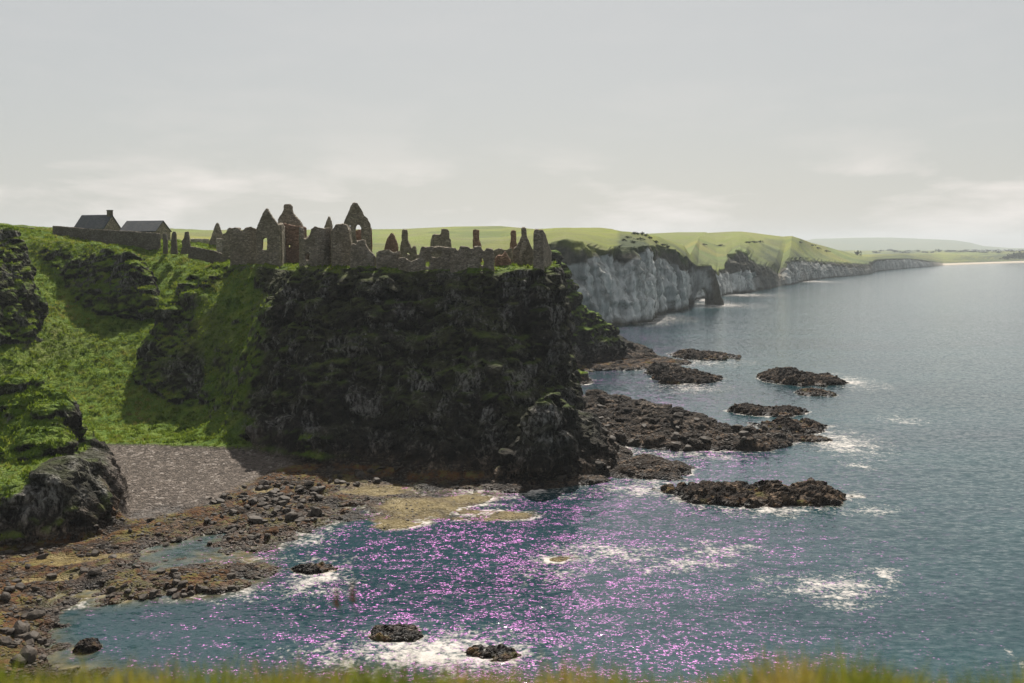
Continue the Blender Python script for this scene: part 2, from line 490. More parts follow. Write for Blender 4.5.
def mat_sea():
    """sea water: 'water' R foam, G shallowness, B strength of the magenta sun glints"""
    k = NT('sea_water')
    foam, shal, glint_amt, spare = k.attr('water')
    p = k.pos((1.0, 1.0, 1.0))
    def rot(sx, sy, a):
        g = k.n('ShaderNodeNewGeometry'); m = k.n('ShaderNodeMapping')
        m.inputs['Rotation'].default_value = (0, 0, R(a)); m.inputs['Scale'].default_value = (sx, sy, 1)
        k.l(g.outputs['Position'], m.inputs['Vector']); return m.outputs['Vector']
    w1 = k.noise(rot(0.22, 0.5, 18), 1.0, 3, 0.5, 0.3)
    w2 = k.noise(rot(0.8, 1.7, -12), 1.0, 4, 0.6, 0.4)
    w3 = k.noise(rot(2.2, 3.8, 25), 1.0, 3, 0.6)
    w4 = k.noise(rot(0.05, 0.11, 10), 1.0, 3, 0.5)
    hs = k.math('ADD', k.math('MULTIPLY', w1, 1.0), k.math('MULTIPLY', w2, 0.42))
    hs = k.math('ADD', hs, k.math('MULTIPLY', w4, 2.2))
    gentle = k.bump(hs, 0.8, 0.085)
    def facets(vec, scale, detail, amp):
        t = k.n('ShaderNodeTexNoise'); t.inputs['Scale'].default_value = scale; t.inputs['Detail'].default_value = detail; t.inputs['Roughness'].default_value = .6
        k.l(vec, t.inputs['Vector'])
        v = k.n('ShaderNodeVectorMath'); v.operation = 'SUBTRACT'; k.l(t.outputs['Color'], v.inputs[0]); v.inputs[1].default_value = (.5, .5, .5)
        m = k.n('ShaderNodeVectorMath'); m.operation = 'MULTIPLY'; k.l(v.outputs[0], m.inputs[0]); m.inputs[1].default_value = (amp * .62, amp, 0)
        return m.outputs[0]
    fa = k.n('ShaderNodeVectorMath'); fa.operation = 'ADD'
    k.l(facets(rot(1.9, 2.5, 24), 1.0, 2, GLINT_TILT), fa.inputs[0]); k.l(facets(rot(.3, .5, -10), 1.0, 1, GLINT_TILT * .5), fa.inputs[1])
    fb = k.n('ShaderNodeVectorMath'); fb.operation = 'ADD'; k.l(fa.outputs[0], fb.inputs[0]); fb.inputs[1].default_value = (0, 0, 1)
    fc_ = k.n('ShaderNodeVectorMath'); fc_.operation = 'NORMALIZE'; k.l(fb.outputs[0], fc_.inputs[0])
    choppy = fc_.outputs[0]
    ga = k.n('ShaderNodeVectorMath'); ga.operation = 'ADD'
    k.l(facets(rot(.9, 1.8, 16), 1.0, 3, RIPPLE), ga.inputs[0]); k.l(gentle, ga.inputs[1])
    gb = k.n('ShaderNodeVectorMath'); gb.operation = 'NORMALIZE'; k.l(ga.outputs[0], gb.inputs[0])
    gentle = gb.outputs[0]
    deep = k.mix(k.ramp(k.noise(rot(0.008, 0.02, 8), 1.0, 4, 0.6), [(0.35, 0.0), (0.65, 1.0)]), (0.008, 0.033, 0.039), (0.017, 0.058, 0.063))
    bed = k.ramp(k.noise(p, 0.2, 5, 0.7, 0.4), [(0.35, (0.05, 0.04, 0.015)), (0.5, (0.13, 0.105, 0.04)), (0.65, (0.25, 0.2, 0.1))])
    col = k.mix(shal, deep, bed)
    fn = k.noise(p, 0.4, 7, 0.72, 0.4)
    fn2 = k.noise(p, 1.5, 4, 0.7, 0.5)
    fm = k.math('ADD', k.math('MULTIPLY', foam, 0.72), k.math('MULTIPLY', k.math('SUBTRACT', k.math('ADD', fn, fn2), 1.0), k.math('MULTIPLY', k.math('GREATER_THAN', foam, 0.02), 1.7)))
    fm = k.ramp(fm, [(0.14, 0.0), (0.64, 0.95)])
    fmv = k.n('ShaderNodeSeparateColor'); k.l(fm, fmv.inputs[0])
    pr = k.n('ShaderNodeBsdfPrincipled')
    k.l(col, pr.inputs['Base Color']); pr.inputs['Roughness'].default_value = 0.1
    pr.inputs['IOR'].default_value = 1.333; k.l(gentle, pr.inputs['Normal'])
    gl = k.n('ShaderNodeBsdfGlossy'); gl.inputs['Roughness'].default_value = GLINT_ROUGH  # extra gloss lobe, tinted magenta to colour the sun glints
    gl.inputs['Color'].default_value = GLINT_COL
    glint_noise = k.ramp(k.noise(rot(.018, .03, 20), 1.0, 3, .6), [(.38, .35), (.62, 1.0)])
    k.l(k.mix(k.math('MULTIPLY', glint_amt, glint_noise), (0.0005, 0.0005, 0.0005), GLINT_COL[:3]), gl.inputs['Color'])
    k.l(choppy, gl.inputs['Normal'])
    ad = k.n('ShaderNodeAddShader'); k.l(pr.outputs[0], ad.inputs[0]); k.l(gl.outputs[0], ad.inputs[1])
    fo = k.n('ShaderNodeBsdfDiffuse'); fo.inputs[0].default_value = (0.6, 0.555, 0.51, 1)
    k.l(k.bump(fn, 0.6, 0.5), fo.inputs['Normal'])
    mx = k.n('ShaderNodeMixShader'); k.l(fmv.outputs[0], mx.inputs[0]); k.l(ad.outputs[0], mx.inputs[1]); k.l(fo.outputs[0], mx.inputs[2])
    return k.done(mx.outputs[0])

GLINT_ROUGH = 0.27
GLINT_TILT = 2.3
RIPPLE = 0.62
GLINT_COL = (0.0185, 0.0062, 0.0178, 1)
M_LAND = mat_land()
M_COAST = mat_coast()
M_STONE = mat_stone('rubble_masonry', (1.08, 1.02, 0.93))
M_REDST = mat_stone('reddish_masonry', (1.15, 0.8, 0.66))
M_PALEST = mat_stone('pale_masonry', (1.7, 1.65, 1.6), 1.3)  # same masonry multiplied to a paler tone
M_DARKST = mat_stone('weathered_wall_stone', (0.75, 0.72, 0.68), 1.6)
M_SLATE = mat_slate()
M_BOULDER = mat_simple('boulder_basalt', (0.02, 0.015, 0.011), (0.1, 0.078, 0.058), 1.2, 0.75, 0.6, 0.1)
M_PEB = mat_simple('pebble_stone', (0.055, 0.044, 0.036), (0.19, 0.155, 0.128), 0.9, 0.9, 0.2)
M_BUSH = mat_simple('bush_leaves', (0.02, 0.034, 0.01), (0.06, 0.075, 0.022), 1.5, 0.95, 0.8, 0.5)
M_WHITE = mat_simple('white_render', (0.7, 0.69, 0.66), (0.8, 0.79, 0.77), 0.5, 0.9, 0.1)
M_SEA = mat_sea()
# ------------------------------------------------------------------ near land : hillside, castle rock, shore
def DD(*pts): return [D(*p) for p in pts]
def GG(*pts): return [G(*p) for p in pts]

RES = 0.5
LX0, LX1, LY0, LY1 = -185.0, 76.0, 84.0, 345.0
nx = int((LX1 - LX0) / RES) + 1; ny = int((LY1 - LY0) / RES) + 1
X, Y = np.meshgrid(LX0 + np.arange(nx) * RES, LY0 + np.arange(ny) * RES)

ctrl = []
def c_d(*pts):
    for p in pts: ctrl.append(D(*p))
def c_g(*pts):
    for p in pts: ctrl.append(G(*p))
# turf slope
c_g((100, 447, 3.0), (185, 446, 2.8), (140, 447, 3.0))
c_g((105, 457, 2.4), (200, 453, 2.3), (250, 462, 1.5), (150, 480, 1.5), (205, 490, 1.1), (112, 515, .8), (200, 512, .55), (255, 480, 1.0))
c_d((0, 300, 228), (60, 315, 242), (110, 314, 247), (150, 312, 252), (182, 300, 252), (200, 335, 233), (150, 350, 231),
    (100, 380, 219), (60, 400, 213), (0, 385, 208), (200, 400, 213), (100, 420, 206), (190, 425, 204), (40, 345, 228), (100, 345, 232))
c_d((165, 285, 264), (200, 263, 277), (230, 257, 268), (160, 262, 275), (140, 258, 276))
c_d((160, 247, 288), (100, 240, 286), (50, 236, 282), (0, 231, 275), (190, 247, 288), (-70, 228, 272), (-70, 300, 218), (-60, 380, 195))
c_d((0, 229, 340), (100, 231, 340), (160, 238, 340), (230, 249, 300), (230, 249, 345), (300, 252, 340), (215, 246, 320), (170, 241, 320))
c_d((260, 300, 235), (260, 340, 222), (250, 400, 205), (280, 420, 198))
# shore
c_g((0, 560, 1.0), (50, 560, .9), (125, 535, .7), (90, 575, .45), (150, 530, .6), (200, 525, .5), (245, 505, .7), (285, 492, .8), (320, 482, .7), (350, 474, .7), (300, 470, 1.0))
c_g((28, 642, -.2), (52, 620, -.3), (92, 614, -.7), (70, 602, -.05), (125, 596, 0.05), (150, 568, -.7), (192, 550, -.9), (172, 560, -.8), (215, 542, -.6), (235, 578, .15), (200, 588, .25), (255, 548, .0), (285, 532, -.05), (330, 512, .0), (390, 492, -.1), (450, 488, -.2))
c_g((100, 640, -1.5), (180, 622, -1.4), (290, 560, -1.2), (330, 545, -1.4), (400, 540, -1.8), (300, 620, -2.2), (450, 530, -1.5), (20, 650, .9), (0, 620, 1.2), (-60, 600, 2.5), (10, 600, .9))
c_g((560, 498, -1), (620, 500, -2), (600, 540, -3), (700, 475, -2), (760, 475, -2.5), (800, 520, -4), (900, 480, -4), (900, 430, -4), (800, 400, -4), (700, 395, -2.5), (650, 385, -3), (720, 340, -4), (640, 395, -1.5), (850, 460, -4), (500, 640, -4), (800, 640, -4), (640, 640, -4), (950, 560, -4))
ctrl += [np.array([-30, 300, 20.]), np.array([20, 300, 5.]), np.array([45, 330, -3.]), np.array([-20, 345, 24.]), np.array([20, 345, 0.]), np.array([70, 300, -5.]), np.array([70, 250, -5.]), np.array([24, 226, -1.5]), np.array([30, 250, -2]), np.array([24, 272, -2]), np.array([42, 265, -3]), np.array([26, 300, -3.]), np.array([20, 212, -.5])]
c_g((600, 385, -2.5), (632, 388, -3), (584, 379, -2), (578, 391, -1.5), (620, 376, -3), (600, 372, -2.5), (420, 474, -.3), (480, 479, -.6), (385, 477, .0), (450, 480, -.6), (340, 472, .5))
surf = Poly1(ctrl)
H = surf(X, Y)
grass = np.ones(X.shape)

q2 = xyz(X, Y, 0.0)
n_big = fbm(q2 / 22.0, 4).reshape(X.shape)
n_mid = fbm(q2 / 5.0, 4).reshape(X.shape)
n_sml = fbm(q2 / 1.7, 3).reshape(X.shape)
rug = ridged(q2 / 4.2 + 9.1, 4).reshape(X.shape)

turfy = sstep(2.0, 5.0, H)
H = H + turfy * (n_big * 1.7 + n_mid * 0.8 + n_sml * 0.42)
# little terraces that sheep and slumping leave on the slope
wv = np.sin((H + n_mid * 0.9) * 2 * math.pi / 1.5)
H = H + turfy * 0.09 * wv

crg = np.zeros(X.shape)     # how rocky
def add(top, base, prof, warp=1.6, ws=7.0, rk=1.0):
    global H, crg
    H2, k = crag(H, X, Y, top, base, prof, warp, ws)
    rise = H2 - H
    crg = np.maximum(crg, rk * sstep(0.3, 2.0, rise))
    H = H2

# crag under the long wall
add(DD((30, 239.5, 271), (60, 241, 267), (90, 244, 263), (112, 247, 259), (124, 251, 257), (134, 262, 255), (147, 288, 250), (140, 275, 258), (124, 256, 270), (80, 246, 281), (40, 241, 286)),
    DD((14, 256, 262), (40, 278, 257), (72, 299, 249), (108, 313, 246), (156, 316, 246), (160, 300, 252), (146, 262, 272), (112, 244, 286), (34, 236, 294)),
    [(0, 1), (.12, .97), (.45, .66), (.8, .2), (1, 0)], 2.6, 8)
# second buttress of it
add(DD((88, 272, 257), (104, 262, 258), (118, 275, 255), (112, 286, 253)), DD((70, 298, 249), (100, 310, 246), (140, 308, 247), (140, 280, 256), (100, 255, 262)),
    [(0, 1), (.3, .8), (.6, .4), (1, 0)], 2.2, 6)
# spur at the left edge of the view
add(DD((-60, 224, 232), (-14, 223, 238), (4, 227, 240), (16, 246, 238), (4, 250, 234), (-30, 240, 228)),
    DD((-80, 320, 208), (-20, 305, 214), (12, 297, 222), (36, 286, 230), (34, 258, 242), (16, 236, 256), (-60, 226, 260)),
    [(0, 1), (.15, .9), (.45, .5), (.75, .18), (1, 0)], 2.6, 8)
# rib that climbs to the castle yard
add(DD((208, 272, 241), (201, 274, 239), (190, 283, 236), (172, 300, 232), (152, 328, 226), (158, 326, 225), (178, 308, 229), (196, 292, 232), (214, 278, 237)),
    DD((136, 348, 220), (165, 368, 213), (205, 372, 210), (245, 372, 208), (262, 330, 218), (240, 268, 246), (205, 266, 250), (168, 288, 243), (140, 322, 231)),
    [(0, 1), (.16, .84), (.4, .5), (.7, .2), (1, 0)], 2.0, 6)
# castle rock
E_TOP = DD((300, 267, 209), (322, 268, 206.5), (360, 268.5, 205.5), (410, 268, 203.5), (450, 268, 203), (500, 268, 202.5), (530, 269, 201), (547, 268, 204), (553, 262, 225), (548, 258, 262), (480, 256, 268), (400, 257, 272),
           (300, 258, 275), (222, 259, 266), (228, 264, 242), (252, 270, 233), (270, 272, 231), (280, 270, 236), (297, 270, 235), (304, 268, 214))
E_BASE = GG((214, 430, 4), (236, 446, 2.5), (262, 460, 1.0), (310, 470, .3), (380, 478, 0), (440, 484, 0), (500, 484, 0), (560, 476, 0), (600, 464, 0)) + \
         [np.array([17.0, 194, 0]), np.array([14.0, 206, 0]), np.array([13.5, 240, 0]), np.array([13, 275, 0]), np.array([0, 292, 0]), np.array([-50, 298, 0]), np.array([-82, 282, 0])] + \
         DD((205, 300, 250), (190, 345, 228))
for p in E_TOP: p[2] = 36.2 + (p[1] - 200) * 0.004
add(E_TOP, E_BASE, [(0, 1), (.03, .985), (.09, .95), (.17, .84), (.34, .62), (.55, .4), (.74, .2), (.88, .08), (1, 0)], 3.2, 9)
# buttress at its seaward foot
add(GG((532, 398, 15), (548, 394, 15), (566, 402, 12.5), (575, 420, 9)), GG((495, 484, 0), (560, 483, 0), (612, 474, 0), (640, 456, 0), (628, 432, 0)) + DD((600, 398, 206), (545, 372, 203), (515, 400, 192)),
    [(0, 1), (.3, .72), (.6, .36), (.85, .1), (1, 0)], 2.0, 5)
add(GG((572, 448, 3.6), (586, 445, 3.8), (596, 452, 3.3)), GG((556, 484, 0), (590, 489, 0), (618, 476, 0), (612, 452, 0), (580, 440, 0), (556, 452, 0)), [(0, 1), (.4, .8), (.7, .4), (1, 0)], .8, 3)
# outlying stack in the near left corner
add(DD((12, 382, 158), (26, 376, 156), (42, 377, 155), (54, 388, 154), (60, 402, 152), (40, 404, 150), (18, 396, 152)),
    DD((-40, 470, 138), (0, 476, 137), (30, 478, 136), (62, 466, 139), (94, 452, 146), (82, 425, 156), (66, 404, 166), (20, 376, 170), (-30, 400, 164)),
    [(0, 1), (.16, .9), (.4, .7), (.7, .45), (1, .3)], 1.4, 5)
add(DD((-60, 482, 133), (0, 484, 133), (30, 488, 132.5), (52, 468, 135), (76, 456, 139), (98, 458, 143), (116, 474, 145), (104, 452, 152), (66, 432, 156), (-60, 425, 150)),
    GG((-70, 566, 1), (-10, 553, 1), (32, 548, 1), (60, 543, 1), (92, 538, 1), (124, 524, 1), (131, 500, 1.4), (127, 474, 2.4), (88, 442, 4), (-60, 420, 8)),
    [(0, 1), (.25, .88), (.55, .5), (.85, .12), (1, 0)], 1.2, 4)

# reefs that run out from the foot of the rock
def reef(poly, top, amp, w=3.0):
    global H, crg
    wx = n_mid * 4.0
    d, i = poly_dist(poly, X + wx, Y + n_big * 4)
    s = np.where(i, d, -d)
    k = sstep(-1.5, w, s)
    h = -1.6 + k * (1.6 + top + amp * (rug * 0.9 + n_sml * 0.6 + n_mid * 0.5))
    H = np.where(s > -1.5, np.maximum(H, h), H)
    crg = np.maximum(crg, np.where(s > -1.5, 1.0, 0))
reef(GG((560, 430, 0), (592, 392, 0), (640, 404, 0), (680, 413, 0), (735, 430, 0), (812, 440, 0), (770, 452, 0), (700, 452, 0), (640, 448, 0), (600, 446, 0)), .0, 2.3)
reef(GG((600, 420, 0), (640, 408, 0), (700, 420, 0), (740, 434, 0), (700, 440, 0), (620, 440, 0)), 1.1, 2.4, 5)
reef(GG((590, 478, 0), (620, 462, 0), (650, 456, 0), (698, 468, 0), (680, 478, 0), (640, 480, 0)), .05, 1.7)
reef(GG((470, 492, 0), (520, 480, 0), (600, 474, 0), (612, 482, 0), (560, 490, 0), (510, 496, 0)), .05, .6)
# rough foreshore
low = (1 - sstep(1.5, 3.2, H)) * sstep(-1.0, 0.0, H)
left = sstep(-8, -22, X) * (Y < 205)
shing_d, shing_i = poly_dist(GG((92, 446, 2.5), (200, 446, 2.5), (262, 452, 2), (300, 462, 1.5), (258, 482, 1), (226, 500, .8), (150, 520, .6), (106, 520, .7)), X + n_mid * 3, Y + n_big * 4)
shing = np.where(shing_i, sstep(0, 2.5, shing_d), 0)
H = H + low * left * (1 - shing) * (rug * 0.62 + n_sml * 0.5 + n_mid * 0.6 - 0.42) * (1.0 + .5 * (1 - sstep(.2, .9, H)))
H = H + shing * n_sml * 0.06
# weedy sand flats between the stones
sand = np.zeros(X.shape)
for (px, py, rx, ry, z) in ((262, 494, 26, 6, .5), (335, 486, 24, 5, .2), (318, 500, 16, 4, .08), (375, 493, 44, 8, .14), (425, 508, 62, 12, .12), (398, 522, 34, 8, .05), (500, 516, 52, 9, .1), (470, 498, 36, 6, .08), (560, 556, 30, 6, -.03), (155, 518, 26, 7, .5), (70, 562, 40, 7, .55), (45, 588, 26, 7, .5), (110, 560, 24, 5, .45)):
    a = G(px - rx, py); b = G(px + rx, py); c = G(px, py - ry); d = G(px, py + ry)
    ex = ((X - (a[0] + b[0]) / 2 + n_mid * 5) / ((b[0] - a[0]) / 2)); ey = ((Y - (c[1] + d[1]) / 2 + n_big * 8 + n_mid * 4) / ((c[1] - d[1]) / 2))
    k = 1 - sstep(.55, 1.15, np.sqrt(ex * ex + ey * ey))
    H = H * (1 - k) + (z - .06 + n_sml * .22 + n_mid * .55 + n_big * .25) * k
    sand = np.maximum(sand, k)

# the shaded turf flank left of the rock
fd, fi = poly_dist(DD((186, 350, 228), (232, 280, 240), (262, 285, 232), (272, 330, 218), (276, 400, 202), (262, 440, 196)) + GG((250, 452, 1.5), (205, 446, 2.8)), X + n_mid * 3, Y + n_mid * 3)
flank = np.where(fi, sstep(0, 3, fd), 0)
crg = crg * (1 - flank * .85)
GRIDS.append((H.copy(), LX0, LY0, RES))
rockmap = np.maximum(crg, 1 - sstep(2.4, 3.4, H))

def build_land(name_parts, H, x0, y0, res, vox, rock_fn, bottom=-7.0, amp=1.0, mat=None):
    me = heightfield_solid('land', H, x0, y0, res, bottom)
    me = voxel(me, vox)
    co = get_co(me); no = get_no(me)
    keep = co[:, 2] > -4.5
    rk, gr, sh, sa = rock_fn(co, no)
    steep = sstep(0.93, 0.6, no[:, 2])
    q = co * np.array([1, 1, 0.55])
    d = ridged(q * np.array([1, 1, .5]) / 17.0 + 2, 3) * 2.6 + ridged(q / 6.5, 4) * .9 + fbm(q / 2.6 + 5, 3) * 0.5 + ridged(co / 1.6 + 3, 2) * 0.22
    bv, bg_ = blocks(co / np.array([3.2, 3.2, 4.2]) + fbm(co / 5.0, 2)[:, None] * .35, 3)
    bv2, bg2 = blocks(co / 1.5 + fbm(co / 3.0, 2)[:, None] * .3, 9)
    zz = co[:, 2] + fbm(co / 9.0 + 4, 3) * 3.5
    d = d + (.9 * sstep(.0, .5, np.abs(((zz / 5.5) % 1.0) - .5) * 2) - .45) * sstep(-62, -50, co[:, 0])
    d = d + bv * 1.5 - .5 * sstep(.18, .0, bg_) + bv2 * .6
    w = rk * np.maximum(steep, 0.4) * sstep(-0.5, 2.5, co[:, 2])
    w2 = rk * (1 - sstep(-0.5, 2.5, co[:, 2])) * 0.55
    disp = (d - 0.9) * np.maximum(w, w2) * amp
    nh = no * np.array([1, 1, 0.6])
    co = co + nh * np.where(keep, disp, 0)[:, None]
    set_co(me, co)
    no = get_no(me)
    return me, co, no

def land_masks(co, no):
    x, y, z = co.T
    rk = sample(rockmap, LX0, LY0, RES, x, y, 0.0)
    sh = sample(shing, LX0, LY0, RES, x, y, 0.0)
    sa = sample(sand, LX0, LY0, RES, x, y, 0.0)
    fl = sample(flank, LX0, LY0, RES, x, y, 0.0)
    rk = np.maximum(rk * (1 - sh) * (1 - sa * .9), sstep(0.72, 0.5, no[:, 2]) * (z > 3)) * (1 - fl * .7)
    return rk, 1 - rk, sh, sa

me, co, no = build_land('land', H, LX0, LY0, RES, 0.5, land_masks)
x, y, z = co.T
rk, gr, sh, sa = land_masks(co, no)
nn = fbm(co / 6.0 + 3, 4); n3 = fbm(co / 1.3, 3)
flat = sstep(0.72, 0.92, no[:, 2] + 0.2 * nn)
is_crag = sample(crg, LX0, LY0, RES, x, y, 0.0)
turf = np.maximum((1 - is_crag) * sstep(2.2, 3.1, z + n3 * .6) * sstep(.3, .6, no[:, 2]), flat * sstep(8, 16, z + nn * 8) * sstep(-.1, .2, nn + (no[:, 2] - .8)) * .35)
fl = sample(flank, LX0, LY0, RES, x, y, 0.0)
turf = np.maximum(turf, fl * sstep(.3, .5, no[:, 2] + nn * .2) * .68)
# turf caps the inland crags
upl = sstep(-62, -70, x) * sstep(215, 225, y)
turf = np.maximum(turf, upl * sstep(.5, .72, no[:, 2] + nn * .3) * .9)
yard = (no[:, 2] > .85) & (z > 35.4)
turf = np.where(yard, np.maximum(turf, .75), turf)
# the near stack carries turf on its shoulders
stack = sstep(175, 168, y) * sstep(-62, -70, x)
turf = np.where(stack > .5, np.maximum(turf, sstep(4.5, 8.0, z + nn * 5) * sstep(.34, .62, no[:, 2] + nn * .35) * .85), turf)
turf = np.clip(turf, 0, 1) * (1 - sh)
wet = sstep(1.1, 0.1, z + n3 * .4)
weedy = np.maximum(sa, (z < 1.7) * sstep(-.25, .1, nn) * .48 * (x < -5) * (y < 177))
MASK = np.stack([turf, np.clip(sh, 0, 1), np.clip(weedy * (1 - turf) * (1 - sh), 0, 1), np.clip(wet, 0, 1)], 1)
set_attr(me, 'mask', MASK)
fq = faces_np(me)
fc = co[fq].mean(1)
LAND_CO, LAND_F, LAND_NO, LAND_TURF = co, fq, no, turf
LAND_BVH = BVHTree.FromPolygons([tuple(v) for v in co], [tuple(int(i) for i in f) for f in fq])

# split the sheet into the pieces of ground a viewer would name (they only meet, never overlap)
fm = MASK[fq].mean(1)
kk = np.full(len(fq), 0)                                # hillside
kk[(fm[:, 1] > .5)] = 1                                 # shingle
shore = (fc[:, 2] < 2.3) & (fm[:, 0] < .5) & (fm[:, 1] <= .5)
kk[shore] = 2
db, ib = poly_dist(E_BASE, fc[:, 0], fc[:, 1])
kk[(ib | (db < 2.0)) & (fc[:, 2] >= 1.6) & (fm[:, 1] < .5)] = 3
kk[(fc[:, 0] > -12) & (kk == 0)] = 3
kk[((fc[:, 1] < 176) & (fc[:, 0] < -55)) & (fc[:, 2] > 1.8) & (fm[:, 1] < .5)] = 4
def sub(name, sel, **props):
    f = fq[sel]
    u, inv = np.unique(f, return_inverse=True)
    m = mesh_np(name, co[u], inv.reshape(-1, 4), False)
    set_attr(m, 'mask', MASK[u])
    o = link(name, m, M_LAND); o['kind'] = 'structure'
    return o
for i, nm in enumerate(('grassy_hillside', 'shingle_beach', 'rocky_shore', 'castle_rock', 'rock_outcrop')):
    if (kk == i).any(): sub(nm, kk == i)
bpy.data.meshes.remove(me)

# ------------------------------------------------------------------ headland behind the castle rock
hx0, hx1, hy0, hy1, hr = -20.0, 85.0, 300.0, 420.0, 0.6
hnx = int((hx1 - hx0) / hr) + 1; hny = int((hy1 - hy0) / hr) + 1
HX, HY = np.meshgrid(hx0 + np.arange(hnx) * hr, hy0 + np.arange(hny) * hr)
hh = np.full(HX.shape, -4.0)
hh += 0
hm = fbm(xyz(HX, HY) / 6.0, 4).reshape(HX.shape); hrg = ridged(xyz(HX, HY) / 5.0 + 4, 4).reshape(HX.shape)
hh, _k = crag(hh, HX, HY, DD((520, 250, 352), (548, 250, 345), (556, 264, 347), (566, 283, 349), (580, 306, 351), (600, 322, 354), (608, 330, 358), (585, 312, 360), (566, 290, 362), (552, 262, 366), (520, 250, 385)),
          GG((520, 374, 0), (570, 372, 0), (606, 366, 0), (640, 360, 0), (652, 354, 0), (640, 346, 0), (610, 340, 0), (570, 338, 0), (520, 338, 0)),
          [(0, 1), (.1, .9), (.35, .6), (.65, .3), (.88, .08), (1, 0)], 2.5, 8, zb=0.0)
def hreef(poly, top, amp, w=4.0):
    global hh
    d, i = poly_dist(poly, HX + hm * 5, HY + hm * 6)
    s = np.where(i, d, -d); k = sstep(-1.5, w, s)
    hh = np.where(s > -1.5, np.maximum(hh, -1.6 + k * (1.6 + top + amp * (hrg + hm))), hh)
hreef(GG((560, 372, 0), (600, 371, 0), (636, 370, 0), (668, 367, 0), (694, 364, 0), (660, 357, 0), (610, 355, 0), (570, 360, 0)), .0, 1.5)
hreef(GG((600, 366, 0), (640, 362, 0), (664, 360, 0), (650, 354, 0), (610, 350, 0)), 1.6, 1.3)
GRIDS.append((hh.copy(), hx0, hy0, hr))
def head_masks(co, no):
    n = len(co); return np.ones(n), np.zeros(n), np.zeros(n), np.zeros(n)
me, co2, no2 = build_land('headland', hh, hx0, hy0, hr, 0.65, head_masks, amp=1.5)
n2 = fbm(co2 / 7.0, 4)
t2 = sstep(.45, .75, no2[:, 2] + n2 * .25) * sstep(6, 12, co2[:, 2] + n2 * 6)
set_attr(me, 'mask', np.stack([t2, t2 * 0, sstep(.1, .3, n2) * (co2[:, 2] < 1.5) * .6, sstep(1.2, .1, co2[:, 2])], 1))
o = link('headland', me, M_LAND); o['kind'] = 'structure'

# ------------------------------------------------------------------ rocks standing in the sea
def sea_rock(px0, px1, yb, yf, top, label, bumps, seed, group='low rocks awash off the castle rock', edge=1.0):
    a = G(px0, (yb + yf) / 2); b = G(px1, (yb + yf) / 2); c = G((px0 + px1) / 2, yb); d = G((px0 + px1) / 2, yf)
    cx, cy = (a[0] + b[0]) / 2, (c[1] + d[1]) / 2
    rx, ry = (b[0] - a[0]) / 2, (c[1] - d[1]) / 2
    m = 4.0
    res = 0.3 if cy < 230 else 0.42
    if cy < 130: res = 0.2
    x0, y0 = cx - rx - m, cy - ry - m
    n_x = int(2 * (rx + m) / res) + 1; n_y = int(2 * (ry + m) / res) + 1
    gx, gy = np.meshgrid(x0 + np.arange(n_x) * res, y0 + np.arange(n_y) * res)
    p = xyz(gx, gy, seed * 7.7)
    w = fbm(p / 6, 3).reshape(gx.shape); w2 = fbm(p / 6 + 40, 3).reshape(gx.shape)
    u = (gx - cx) / rx; v = (gy - cy) / ry
    e = np.sqrt((u + w * .5) ** 2 + (v + w2 * .55 + u * .1) ** 2)
    k = 1 - sstep(0.72, 1.12, e)
    fs = min(1.0, max(.55, rx / 9.0))
    rg = ridged(p / (3.6 * fs), 4).reshape(gx.shape); f = fbm(p / (1.5 * fs), 3).reshape(gx.shape)
    prof = np.full(gx.shape, .35)
    for (bu, bw, bh) in bumps:
        prof = np.maximum(prof, bh * np.exp(-((u - bu) / bw) ** 2 - (v * .9) ** 2))
    h = -1.8 + k * (1.8 + .8 * top * prof * (0.62 + .6 * rg + .35 * f) + (.35 * f + .3 * rg - .1) * edge)
    GRIDS.append((h.copy(), x0, y0, res))
    me = voxel(heightfield_solid('sea_rock', h, x0, y0, res, -3.0), res)
    co = get_co(me); no = get_no(me)
    dsp = fs * (fbm(co / (.9 * fs) + seed, 3) * .34 + ridged(co / (1.9 * fs) + seed, 3) * .45 - .15)
    bv, bg_ = blocks(co / (1.5 * fs) + seed, 3); dsp = dsp + fs * bv * .7
    co = co + no * np.where(co[:, 2] > -1.5, dsp, 0)[:, None]
    nn = fbm(co / 3, 3)
    co_l = co - np.array([cx, cy, 0])
    set_co(me, co_l)
    set_attr(me, 'mask', np.stack([nn * 0, nn * 0, sstep(.08, .3, nn) * (co[:, 2] < .9) * .55, sstep(1.0, .2, co[:, 2] + nn * .5)], 1))
    o = link('sea_rock', me, M_LAND); o.location = (cx, cy, 0)
    return tag(o, label, 'rock', group)

sea_rock(671, 741, 352, 361, 2.2, 'low dark rock in the sea nearest the tip of the headland behind the castle rock', [(-.45, .5, 1.0), (.1, .4, .6)], 1)
sea_rock(646, 716, 369, 386, 4.3, 'humped dark rock with a high left end, between the headland and the main reef', [(-.55, .35, 1.0), (-.1, .5, .7)], 2)
sea_rock(757, 846, 374, 387, 4.0, 'domed dark rock farthest out to sea, tapering to the right', [(-.25, .45, 1.0), (.5, .4, .4)], 3)
sea_rock(792, 838, 390, 397, 1.3, 'small flat rock just in front of the domed outermost rock', [(.0, .5, 1.0)], 4)
sea_rock(724, 812, 407, 417, 1.9, 'long flat dark rock just beyond the tip of the main reef', [(-.5, .5, 1.0), (.4, .5, .7)], 5)
sea_rock(745, 833, 421, 434, 1.8, 'low ragged rock off the tip of the main reef, with pale shelves', [(-.05, .25, 1.0), (.5, .3, .8)], 6)
sea_rock(772, 832, 434, 443, 1.0, 'small broken rock at the outer end of the main reef, awash with foam', [(0, .6, 1.0)], 7)
sea_rock(657, 856, 485, 509, 2.3, 'longest flat ragged reef lying alone in the sea in front of the others', [(.25, .2, 1.0), (.62, .25, 1.0), (-.4, .5, .7)], 8)
